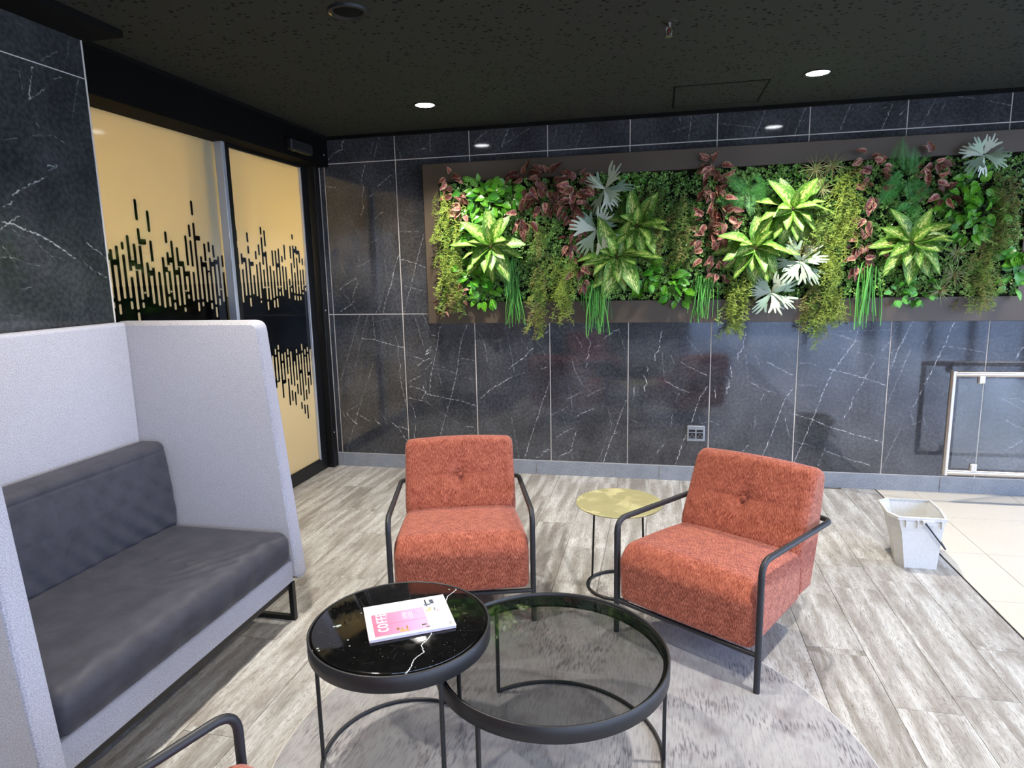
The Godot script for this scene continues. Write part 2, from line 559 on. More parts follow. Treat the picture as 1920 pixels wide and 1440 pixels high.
	[2,.8,0.644,2.650,0.551,2.579],
	[1,.6,1.380,2.657,1.315,2.492],
	[1,.5,1.181,2.649,1.151,2.543],
	[1,.5,0.838,2.637,0.867,2.587],
	[1,.7,2.130,2.654,2.114,2.486],
	[1,.6,2.051,2.653,2.058,2.607],
	[1,.5,2.112,2.591,1.999,2.559],
	[1,.7,2.618,2.661,2.556,2.491],
	[1,.5,2.314,2.597,2.553,2.555],
	[2,.7,2.879,2.668,2.814,2.488],
	[1,.5,2.901,2.601,2.853,2.567],
	[1,.7,3.157,2.664,3.095,2.491],
	[2,.8,3.416,2.663,3.358,2.494],
	[1,.6,3.377,2.636,3.355,2.619],
	[2,.7,3.506,2.621,3.457,2.576],
	[1,.7,3.667,2.666,3.596,2.493],
	[1,.5,3.731,2.664,3.700,2.559],
	[1,.6,3.770,2.670,3.906,2.642],
	[2,.6,3.979,2.625,4.109,2.586],
	[1,.5,3.281,2.667,3.261,2.614]]
const SIDE_VEINS := [
	[3,.9,2.623,2.475,2.641,2.421,2.657,2.342],
	[2,.7,2.658,2.340,2.571,2.409],
	[2,.9,2.526,2.457,2.486,2.472],
	[1,.5,2.709,2.448,2.685,2.439,2.683,2.373],
	[1,.7,2.400,2.492,2.457,2.312],
	[1,.6,2.427,2.629,2.465,2.511],
	[1,.5,2.587,2.508,2.494,2.574],
	[1,.6,2.667,2.199,2.573,2.220,2.514,2.199],
	[1,.5,2.811,2.157,2.734,2.179],
	[2,.8,2.616,2.090,2.564,2.095,2.615,2.066],
	[3,.9,2.623,2.045,2.702,2.004,2.795,1.951],
	[2,.6,2.791,1.927,2.839,1.902],
	[3,1.0,2.861,1.841,2.813,1.839,2.757,1.817,2.707,1.803,2.651,1.778,2.595,1.743,2.536,1.708],
	[2,.8,2.774,1.870,2.829,1.839,2.866,1.810],
	[2,.7,2.497,1.694,2.454,1.659,2.372,1.618],
	[2,.7,2.468,1.777,2.399,1.733,2.365,1.702],
	[1,.6,2.722,1.791,2.709,1.760,2.647,1.713,2.605,1.707],
	[1,.6,2.863,1.750,2.841,1.709,2.802,1.694,2.714,1.673],
	[1,.5,2.883,1.701,2.841,1.709],
	[1,.5,2.834,1.705,2.815,1.663],
	[1,.5,2.822,1.832,2.790,1.795,2.754,1.782],
	[1,.4,2.811,1.581,2.758,1.591],
	[1,.4,2.878,1.478,2.824,1.473],
	[1,.5,2.640,2.258,2.630,2.233]]

func camera_and_light() -> void:
	var cam := Camera3D.new()
	cam.name = "camera"
	cam.position = Vector3(1.9123, 1.6044, 5.0073)
	cam.rotation = Vector3(-0.1684, 0.2186, -0.0217)
	cam.fov = rad_to_deg(2.0 * atan(720.0 / 1229.64))
	cam.near = 0.05
	cam.far = 300.0
	add_child(cam)
	cam.current = true
	var env := Environment.new()
	var sky := Sky.new()
	var sm := ProceduralSkyMaterial.new()
	sm.sky_top_color = Color(0.62, 0.74, 0.97)
	sm.sky_horizon_color = Color(0.84, 0.895, 1.0)
	sm.ground_bottom_color = Color(0.5, 0.5, 0.48)
	sm.ground_horizon_color = Color(0.7, 0.7, 0.7)
	sm.energy_multiplier = 8.4
	sky.sky_material = sm
	env.background_mode = Environment.BG_SKY
	env.sky = sky
	env.tonemap_mode = Environment.TONE_MAPPER_LINEAR
	env.tonemap_exposure = 1.32
	env.sdfgi_enabled = true
	env.ssao_enabled = true
	env.ssil_enabled = true
	var we := WorldEnvironment.new()
	we.name = "environment"
	we.environment = env
	add_child(we)

func materials() -> void:
	M.black = mat(Color(0.035, 0.036, 0.038), 0.42)
	M.black_matte = mat(Color(0.055, 0.06, 0.055), 0.9, 0.0, 0.3)
	M.black_dull = mat(Color(0.035, 0.036, 0.036), 0.8, 0.0, 0.25)
	M.tube = mat(Color(0.13, 0.135, 0.15), 0.5, 0.0, 0.5)
	M.steel_dark = mat(Color(0.115, 0.115, 0.12), 0.45, 0.0, 0.5)
	M.alu = mat(Color(0.78, 0.80, 0.84), 0.4, 0.6)
	M.inox = mat(Color(0.80, 0.77, 0.74), 0.3, 1.0)
	M.grout = mat(Color(0.84, 0.81, 0.77), 0.9)
	M.plaster = mat(Color(0.80, 0.77, 0.70), 0.9)
	M.concrete = mat(Color(0.62, 0.61, 0.59), 0.9)
	M.frame = mat(Color(0.32, 0.275, 0.225), 0.42)
	M.white_plastic = mat(Color(0.88, 0.88, 0.86), 0.4)
	M.grey_plastic = mat(Color(0.62, 0.63, 0.63), 0.35)
	M.socket_hole = mat(Color(0.05, 0.06, 0.09), 0.3)
	M.skirt = tri_tex(mat(Color.WHITE, 0.55), weave(256, 71, Color(0.45, 0.465, 0.485), Color(0.63, 0.645, 0.665), 1), Vector3(1.6, 1.6, 1.6))
	M.rust = tri_tex(mat(Color.WHITE, 0.95, 0.0, 0.2), weave(512, 11, Color(0.385, 0.16, 0.112), Color(0.80, 0.495, 0.395), 5, 1.25), Vector3(1.8, 1.8, 1.8))
	M.rust.rim_enabled = true
	M.rust.rim = 0.35
	M.rust.rim_tint = 0.6
	M.lilac = tri_tex(mat(Color.WHITE, 0.95, 0.0, 0.2), weave(512, 21, Color(0.57, 0.565, 0.59), Color(0.765, 0.76, 0.785), 1, 1.1, 0.08), Vector3(1.5, 1.5, 1.5))
	M.velvet = tri_tex(mat(Color.WHITE, 0.62, 0.0, 0.42), velvet_tex(), Vector3(1.3, 1.3, 1.3))
	M.velvet.rim_enabled = true
	M.velvet.rim = 0.12
	M.velvet.rim_tint = 0.15
	var wall := stone(2048, 1060, 5, 393.8, -0.8, WALL_VEINS, 900)
	M.tile = mat(Color.WHITE, 0.06, 0.0, 0.62)
	M.tile.albedo_texture = wall
	M.side_tile = mat(Color(0.85, 0.87, 0.85), 0.08)
	M.side_tile.albedo_texture = stone(1024, 1060, 6, 393.8, 2.3, SIDE_VEINS, 300)
	for i in 3:
		var cols: Array = [[Color(0.58, 0.557, 0.525), Color(0.775, 0.772, 0.75)], [Color(0.54, 0.518, 0.487), Color(0.735, 0.728, 0.705)], [Color(0.61, 0.592, 0.56), Color(0.79, 0.787, 0.768)]][i]
		var m := mat(Color.WHITE, 0.42)
		m.albedo_texture = wood(40 + i * 20, cols[0], cols[1], Color(0.36, 0.325, 0.285))
		M["wood%d" % i] = m
	M.cream = tri_tex(mat(Color.WHITE, 0.3), weave(256, 81, Color(0.79, 0.75, 0.68), Color(0.85, 0.82, 0.755), 1, 0.6), Vector3(0.9, 0.9, 0.9), true)
	M.joint = mat(Color(0.42, 0.39, 0.35), 0.9)
	M.ceiling = mat(Color.WHITE, 0.85, 0.0, 0.3)
	perforated(M.ceiling)
	M.clear = mat(Color(0.85, 0.92, 0.90, 0.06), 0.02)
	M.clear.transparency = BaseMaterial3D.TRANSPARENCY_ALPHA
	M.smoke = mat(Color(0.03, 0.045, 0.04, 0.62), 0.02)
	M.smoke.transparency = BaseMaterial3D.TRANSPARENCY_ALPHA

func velvet_tex() -> ImageTexture:
	var s := 512
	var a := noise_bytes(s, s, 31, 0.012, 5)
	var b := noise_bytes(s, s, 32, 0.05, 3)
	var d := PackedByteArray()
	d.resize(s * s * 3)
	for i in s * s:
		var t := clampf(0.45 + (a[i] / 255.0 - 0.5) * 0.8 + (b[i] / 255.0 - 0.5) * 0.3, 0, 1)
		var c := Color(0.175, 0.175, 0.205).lerp(Color(0.285, 0.28, 0.31), t)
		d[i * 3] = int(c.r * 255); d[i * 3 + 1] = int(c.g * 255); d[i * 3 + 2] = int(c.b * 255)
	return picture(s, s, d)

func perforated(m: StandardMaterial3D) -> void:
	# black painted board punched with small holes
	var s := 1024
	var d := PackedByteArray()
	d.resize(s * s * 3)
	rng.seed = 91
	for i in s * s:
		var k := rng.randi_range(-3, 3)
		d[i * 3] = 53 + k; d[i * 3 + 1] = 55 + k; d[i * 3 + 2] = 49 + k
	for i in 620:
		var r := rng.randf_range(3.0, 6.5)
		var x := rng.randf_range(8, s - 8)
		var y := rng.randf_range(8, s - 8)
		stamp(d, s, s, x, y, r, Color(0.012, 0.012, 0.012), 1.0)
	tri_tex(m, picture(s, s, d), Vector3(0.72, 0.72, 0.72), true)

func box_uv(lo: Vector3, hi: Vector3, f: Callable, r := 0.0015) -> ArrayMesh:
	# a bevelled slab centred on its own place, whose uv come from its place in the room
	var b := rbox(hi - lo, r, 1)
	var mid := (lo + hi) / 2
	for i in b.v.size():
		b.u[i] = f.call(b.v[i] + mid)
	return b.mesh()

func room() -> void:
	# ---- back wall: polished stone tiles on a grout bed, skirting below
	var wb := struct("wall_back", "wall of polished dark grey stone tiles with white veins and pale grout")
	bar(wb, "grout_bed", Vector3(-0.86, -0.05, -0.2), Vector3(6.7, 2.8, -0.003), M.grout)
	var wall_uv := func(p: Vector3) -> Vector2: return Vector2((p.x + 0.8) * 393.8 / 2048.0, 1.0 - p.y * 393.8 / 1060.0)
	var xs := [-0.742, -0.6997]
	var x := -0.0925
	while x < 6.6:
		xs.append(x)
		x += X_TILE
	xs.append(6.7)
	var ys := [0.1148, 1.2929, 2.4856, CEIL]
	for i in xs.size() - 1:
		for j in 3:
			var lo := Vector3(xs[i] + 0.0033, ys[j] + 0.0033, -0.012)
			var hi := Vector3(xs[i + 1] - 0.0033, ys[j + 1] - 0.0033, 0.0)
			part(wb, "tile", box_uv(lo, hi, wall_uv), M.tile, (lo + hi) / 2)
	var sx := [-0.742, -0.6997, 0.022, 0.986, 1.946, 2.915, 3.889, 4.85, 5.8, 6.7]
	for i in sx.size() - 1:
		bar(wb, "skirting_tile", Vector3(sx[i] + 0.0025, 0, -0.012), Vector3(sx[i + 1] - 0.0025, 0.1115, 0.004), M.skirt, 0.0015)
	# ---- tiled pier on the left
	var wl := struct("wall_left", "dark veined stone tiled wall behind the grey sofa")
	bar(wl, "grout_bed", Vector3(-0.9, -0.05, 2.365), Vector3(-0.603, 2.8, 11.2), M.grout)
	var side_uv := func(p: Vector3) -> Vector2: return Vector2((p.z - 2.3) * 393.8 / 1024.0, 1.0 - p.y * 393.8 / 1060.0)
	var zs := [2.362, 3.56, 4.76, 5.96, 7.16, 8.36, 9.56, 11.2]
	var sy := [0.0, 0.115, 1.305, 2.498, CEIL]
	for i in zs.size() - 1:
		for j in 4:
			var lo := Vector3(-0.612, sy[j] + 0.0025, zs[i] + 0.0025)
			var hi := Vector3(-0.6, sy[j + 1] - 0.0025, zs[i + 1] - 0.0025)
			part(wl, "tile", box_uv(lo, hi, side_uv), M.side_tile, (lo + hi) / 2)
	bar(wl, "edge_strip", Vector3(-0.62, 0, 2.356), Vector3(-0.5985, CEIL, 2.3645), M.grout, 0.001)
	# ---- floor: vinyl planks running to the back wall, cream tiles on the right
	var fl := struct("floor", "grey washed wood plank floor meeting cream stone tiles on the right")
	bar(fl, "screed", Vector3(-0.9, -0.15, -0.2), Vector3(6.7, -0.006, 11.2), M.joint)
	rng.seed = 17
	var cache := {}
	var edge := 3.476
	var w := 0.2295
	var col := 0
	var px := edge
	while px > -0.82:
		var x0 := maxf(px - w, -0.86)
		var starts := [0.91, 0.3, 0.52, 1.0, 0.15, 0.75]
		var z0: float = -(1.22 - starts[(col * 5) % 6])
		if col == 0: z0 = 2.12 - 2.44
		if col == 1: z0 = 2.127 - 2.44 + 0.35
		while z0 < 11.2:
			var a := maxf(z0, 0.0)
			var e := minf(z0 + 1.22, 11.2)
			if e > a + 0.02:
				var kind := rng.randi_range(0, 8)
				var key := "%d %.3f %.3f" % [kind, px - x0, e - a]
				if not cache.has(key):
					var b := rbox(Vector3(px - x0 - 0.0016, 0.006, e - a - 0.0016), 0.001, 1)
					for i in b.v.size():
						b.u[i] = Vector2(b.v[i].x / 0.26 + 0.37 * kind, b.v[i].z / 1.5 + 0.23 * kind)
					cache[key] = b.mesh()
				part(fl, "plank", cache[key], M["wood%d" % rng.randi_range(0, 2)], Vector3((px + x0) / 2, -0.003, (a + e) / 2))
			z0 += 1.22
		px -= w
		col += 1
	bar(fl, "edge_trim", Vector3(edge + 0.0005, -0.006, 0), Vector3(edge + 0.006, 0.0005, 11.2), M.black, 0.0005)
	var tx := [edge + 0.0075, 3.727]
	while tx[-1] < 6.6: tx.append(tx[-1] + 0.6)
	var tz := [0.0, 0.514]
	while tz[-1] < 11.0: tz.append(tz[-1] + 0.5715)
	for i in tx.size() - 1:
		for j in tz.size() - 1:
			var key := "t %.3f %.3f" % [tx[i + 1] - tx[i], tz[j + 1] - tz[j]]
			if not cache.has(key):
				cache[key] = rbox(Vector3(tx[i + 1] - tx[i] - 0.003, 0.006, tz[j + 1] - tz[j] - 0.003), 0.0008, 1).mesh()
			part(fl, "tile", cache[key], M.cream, Vector3((tx[i] + tx[i + 1]) / 2, -0.003, (tz[j] + tz[j + 1]) / 2))
	# ---- ceiling
	var ce := struct("ceiling", "black ceiling of perforated acoustic board")
	bar(ce, "board", Vector3(-0.9, CEIL, -0.2), Vector3(6.7, 2.9, 11.2), M.ceiling)
	bar(ce, "edge_angle", Vector3(-0.66, 2.664, 0.0), Vector3(6.7, CEIL, 0.022), M.black_matte, 0.002)
	bar(ce, "edge_angle", Vector3(-0.66, 2.672, 0.0), Vector3(-0.638, CEIL, 2.35), M.black_matte, 0.002)
	bar(ce, "bulkhead", Vector3(-0.62, 2.66, 2.335), Vector3(-0.40, CEIL, 11.2), M.black_matte, 0.002)
	# ---- the glazed sides of the hall, outside the frame
	var wr := struct("window_2", "glazed facade along the right of the hall")
	for i in 8:
		bar(wr, "mullion", Vector3(6.6, 0, 0.0 + i * 1.57), Vector3(6.7, CEIL, 0.08 + i * 1.57), M.black)
	bar(wr, "pane", Vector3(6.64, 0, 0), Vector3(6.65, CEIL, 11.1), M.clear)
	var wf := struct("window_3", "glazed front of the hall")
	for i in 4:
		bar(wf, "mullion", Vector3(2.6 + i * 1.3, 0, 11.1), Vector3(2.68 + i * 1.3, CEIL, 11.2), M.black)
	bar(wf, "pane", Vector3(2.6, 0, 11.14), Vector3(6.7, CEIL, 11.15), M.clear)
	var wo := struct("wall_front")
	bar(wo, "plaster", Vector3(-0.9, 0, 11.05), Vector3(2.6, CEIL, 11.25), M.plaster)
	var gr := struct("ground", "pale paving outside the windows")
	bar(gr, "paving", Vector3(-20, -0.3, -20), Vector3(40, -0.16, 40), M.concrete)

func film(seed_: int, span: float, off: float) -> ImageTexture:
	# print on the frosted glass: a black band whose edges break into upright bars with round ends
	var w := 512
	var h := 1024
	var ppm := h / 2.6
	var glass := Color(0.84, 0.80, 0.67)
	var ink := Color(0.03, 0.032, 0.036)
	var d := PackedByteArray()
	d.resize(w * h * 3)
	for i in w * h:
		var y := 2.6 - (i / w) / ppm
		var c := ink if y < 1.575 and y > 0.93 else glass
		d[i * 3] = int(c.r * 255); d[i * 3 + 1] = int(c.g * 255); d[i * 3 + 2] = int(c.b * 255)
	rng.seed = seed_
	var sx := w / span
	var pill := func(x: float, y0: float, y1: float, r: float, c: Color) -> void:
		# stretched in x because the picture is wider than it is tall per metre
		for py in range(maxi(int((2.6 - y1 - r) * ppm) - 1, 0), mini(int((2.6 - y0 + r) * ppm) + 2, h)):
			for qx in range(maxi(int((x - r) * sx) - 1, 0), mini(int((x + r) * sx) + 2, w)):
				var yy := 2.6 - (py + 0.5) / ppm
				var dx := (qx + 0.5) / sx - x
				var dy := yy - clampf(yy, y0, y1)
				var k := clampf((r - Vector2(dx, dy).length()) * minf(sx, ppm) + 0.5, 0, 1)
				if k > 0.0:
					var i := (py * w + qx) * 3
					d[i] = int(lerpf(d[i], c.r * 255, k)); d[i + 1] = int(lerpf(d[i + 1], c.g * 255, k)); d[i + 2] = int(lerpf(d[i + 2], c.b * 255, k))
	var pitch := 0.0205
	for edge in 2:
		var sgn := 1.0 if edge == 0 else -1.0
		var base := 1.60 if edge == 0 else 0.905
		var j := 0
		var x := off
		while x < span:
			var crest := 0.13 + 0.06 * sin(j * 0.55) + 0.05 * sin(j * 1.7 + edge)
			if j % 2 == 0:
				var top := crest + rng.randf_range(-0.05, 0.12)
				var y0 := base - sgn * 0.05
				var y1 := base + sgn * top
				pill.call(x, minf(y0, y1), maxf(y0, y1), 0.0092, ink)
				if rng.randf() < 0.45:
					var g := base + sgn * (top + rng.randf_range(0.035, 0.07))
					var l := rng.randf_range(0.02, 0.10)
					pill.call(x, minf(g, g + sgn * l), maxf(g, g + sgn * l), 0.0092, ink)
				if top > 0.14 and rng.randf() < 0.6:
					var cut := base + sgn * rng.randf_range(0.03, top - 0.06)
					pill.call(x, cut - 0.008, cut + 0.008, 0.0105, glass)
				if rng.randf() < 0.4:
					# a bridge to the next bar
					var by := base + sgn * rng.randf_range(0.03, maxf(top - 0.03, 0.04))
					for q in 5: pill.call(x + pitch * 0.5 * q, by - 0.007, by + 0.007, 0.008, ink)
			else:
				var y0 := base + sgn * rng.randf_range(-0.005, 0.05)
				var y1 := base - sgn * rng.randf_range(0.05, 0.15)
				pill.call(x, minf(y0, y1), maxf(y0, y1), 0.0092, glass)
				if rng.randf() < 0.5:
					var g := y1 - sgn * 0.032
					var l := rng.randf_range(0.0, 0.05)
					pill.call(x, minf(g, g - sgn * l), maxf(g, g - sgn * l), 0.0088, glass)
				if rng.randf() < 0.3:
					pill.call(x + pitch, base - sgn * 0.06, base - sgn * 0.035, 0.0088, glass)
			x += pitch
			j += 1
	return picture(w, h, d)

func pane_mat(tex: ImageTexture) -> StandardMaterial3D:
	var m := mat(Color.WHITE, 0.07)
	m.albedo_texture = tex
	m.backlight_enabled = true
	m.backlight = Color(1, 1, 1)
	return m

func doors() -> void:
	var w1 := struct("window_1", "fixed frosted glass pane with a black printed band, lit warm from behind")
	var lo := Vector3(-0.865, 0.1, 1.13)
	var hi := Vector3(-0.855, 2.6, 2.5)
	part(w1, "pane", box_uv(lo, hi, func(p: Vector3) -> Vector2: return Vector2((2.5 - p.z) / 1.37, 1.0 - p.y / 2.6)), pane_mat(film(301, 1.37, 0.31)), (lo + hi) / 2)
	bar(w1, "bottom_rail", Vector3(-0.88, 0.0, 1.13), Vector3(-0.83, 0.1, 2.5), M.black)
	var d1 := struct("door_1", "black framed sliding door of frosted glass with a black printed band")
	lo = Vector3(-0.827, 0.08, 0.17)
	hi = Vector3(-0.819, 2.46, 1.09)
	part(d1, "pane", box_uv(lo, hi, func(p: Vector3) -> Vector2: return Vector2((1.1 - p.z) / 0.95, 1.0 - p.y / 2.6)), pane_mat(film(302, 0.95, 0.01)), (lo + hi) / 2)
	bar(d1, "stile", Vector3(-0.845, 0.0, 0.085), Vector3(-0.80, 2.53, 0.185), M.black, 0.002)
	bar(d1, "stile", Vector3(-0.845, 0.0, 1.07), Vector3(-0.80, 2.53, 1.125), M.black, 0.002)
	bar(d1, "bottom_rail", Vector3(-0.845, 0.004, 0.185), Vector3(-0.80, 0.098, 1.07), M.black, 0.002)
	bar(d1, "top_rail", Vector3(-0.845, 2.44, 0.185), Vector3(-0.80, 2.53, 1.07), M.black, 0.002)
	bar(d1, "edge_strip", Vector3(-0.845, 0.0, 1.125), Vector3(-0.79, 2.53, 1.157), M.alu, 0.002)
	bar(d1, "edge_strip", Vector3(-0.817, 0.098, 0.1855), Vector3(-0.799, 2.44, 0.199), M.alu, 0.001)
	bar(d1, "glazing_bead", Vector3(-0.812, 0.098, 0.199), Vector3(-0.801, 0.108, 1.07), M.black, 0.001)
	var t1 := struct("trim_1", "black door portal: corner post and header box")
	bar(t1, "corner_post", Vector3(-0.9, 0, 0.0), Vector3(-0.745, 2.5, 0.075), M.black, 0.002)
	bar(t1, "header_box", Vector3(-0.9, 2.462, 0.0), Vector3(-0.66, CEIL, 2.362), M.black_dull, 0.003)
	bar(t1, "track", Vector3(-0.9, 2.5, 0.0), Vector3(-0.78, 2.62, 2.5), M.black, 0.003)
	for p in [Vector3(-0.6595, 2.545, 0.062), Vector3(-0.7445, 1.33, 0.045), Vector3(-0.7445, 0.30, 0.04)]:
		part(t1, "screw_head", rbox(Vector3(0.003, 0.012, 0.012), 0.0014, 1).mesh(), M.alu, p)
	var s := thing("door_sensor", "small black motion sensor on the header above the sliding door", "sensor", Vector3(-0.66, 2.515, 0.47))
	part(s, "body", rbox(Vector3(0.05, 0.075, 0.30), 0.012, 3).mesh(), M.steel_dark, Vector3(0.025, 0.02, 0))
	part(s, "lens", rbox(Vector3(0.03, 0.012, 0.22), 0.004, 2).mesh(), mat(Color(0.30, 0.26, 0.16), 0.15), Vector3(0.03, -0.022, 0))
	# ---- the lit room behind the frosted glass
	for q in [["wall_corridor_left", Vector3(-3.3, 0, -0.3), Vector3(-3.2, 2.7, 4.2)], ["wall_corridor_back", Vector3(-3.3, 0, -0.4), Vector3(-0.9, 2.7, -0.3)], ["wall_corridor_front", Vector3(-3.3, 0, 4.1), Vector3(-0.9, 2.7, 4.2)], ["ceiling_corridor", Vector3(-3.3, 2.7, -0.4), Vector3(-0.9, 2.8, 4.2)], ["floor_corridor", Vector3(-3.3, -0.15, -0.4), Vector3(-0.9, 0.0, 4.2)]]:
		bar(struct(q[0]), "plaster", q[1], q[2], M.plaster)
	bar(struct("trim_2", "dark post standing behind the frosted pane"), "post", Vector3(-0.98, 0, 1.14), Vector3(-0.885, 2.7, 1.27), M.black)
	for k in 2:
		var at: Vector3 = [Vector3(-1.75, 1.75, 0.25), Vector3(-1.9, 1.65, 2.55)][k]
		var l := thing("corridor_lamp", ["warm corridor lamp glowing behind the sliding door", "warm corridor lamp glowing behind the fixed frosted pane"][k], "lamp", Vector3(at.x, 0, at.z), 0, "corridor lamps")
		part(l, "base", lathe([Vector2(0, 0), Vector2(0.14, 0), Vector2(0.14, 0.02), Vector2(0.012, 0.03), Vector2(0.012, at.y - 0.09), Vector2(0, at.y - 0.09)], 24).mesh(), M.black)
		var glow := mat(Color(1, 0.86, 0.6), 0.6)
		glow.emission_enabled = true
		glow.emission = Color(1.0, 0.90, 0.68)
		glow.emission_energy_multiplier = 2.0
		part(l, "lamp_globe", lathe(globe(0.085), 24).mesh(), glow, Vector3(0, at.y, 0))
		var o := OmniLight3D.new()
		o.name = "lamp_light"
		o.light_color = Color(1.0, 0.91, 0.70)
		o.light_energy = [1.75, 1.9][k]
		o.omni_range = 8.0
		o.omni_attenuation = 2.0
		o.light_size = 0.08
		o.shadow_enabled = true
		o.position = Vector3(0, at.y, 0)
		l.add_child(o)

func globe(r: float, k := 12) -> Array:
	var p := []
	for i in k + 1:
		var a := -PI / 2 + PI * i / k
		p.append(Vector2(maxf(cos(a) * r, 0.0), sin(a) * r))
	return p

func downlights() -> void:
	var glow := mat(Color(1, 1, 1), 0.5)
	glow.emission_enabled = true
	glow.emission = Color(0.97, 0.98, 1.0)
	glow.emission_energy_multiplier = 14.0
	var ring := lathe([Vector2(0.062, -0.001), Vector2(0.066, -0.005), Vector2(0.074, -0.006), Vector2(0.079, -0.003), Vector2(0.079, 0.002)], 40).mesh()
	var lens := lathe([Vector2(0.0, -0.0035), Vector2(0.05, -0.003), Vector2(0.063, -0.001)], 40).mesh()
	var spots := [Vector2(0.42, 0.72), Vector2(2.79, 0.735), Vector2(0.45, 2.95), Vector2(2.79, 2.95), Vector2(5.15, 0.73), Vector2(0.45, 5.2), Vector2(2.79, 5.2)]
	var says := ["round recessed downlight glowing above the left end of the green wall", "round recessed downlight glowing above the right half of the green wall", "round recessed downlight above the sofa and marble table", "round recessed downlight above the right armchair", "round recessed downlight beyond the right edge by the tiled wall", "round recessed downlight behind the viewer on the left", "round recessed downlight behind the viewer on the right"]
	for i in spots.size():
		var l := thing("downlight", says[i], "downlight", Vector3(spots[i].x, CEIL, spots[i].y), 0, "ceiling downlights")
		part(l, "trim_ring", ring, M.steel_dark)
		part(l, "light_lens", lens, glow)
		var s := SpotLight3D.new()
		s.name = "downlight_beam"
		s.light_color = Color(1.0, 0.975, 0.94)
		s.light_energy = 4.7
		s.spot_range = 12.0
		s.spot_attenuation = 2.0
		s.spot_angle = 62.0
		s.spot_angle_attenuation = 0.8
		s.light_size = 0.05
		s.shadow_enabled = true
		s.position = Vector3(0, -0.015, 0)
		s.rotation.x = -PI / 2
		l.add_child(s)

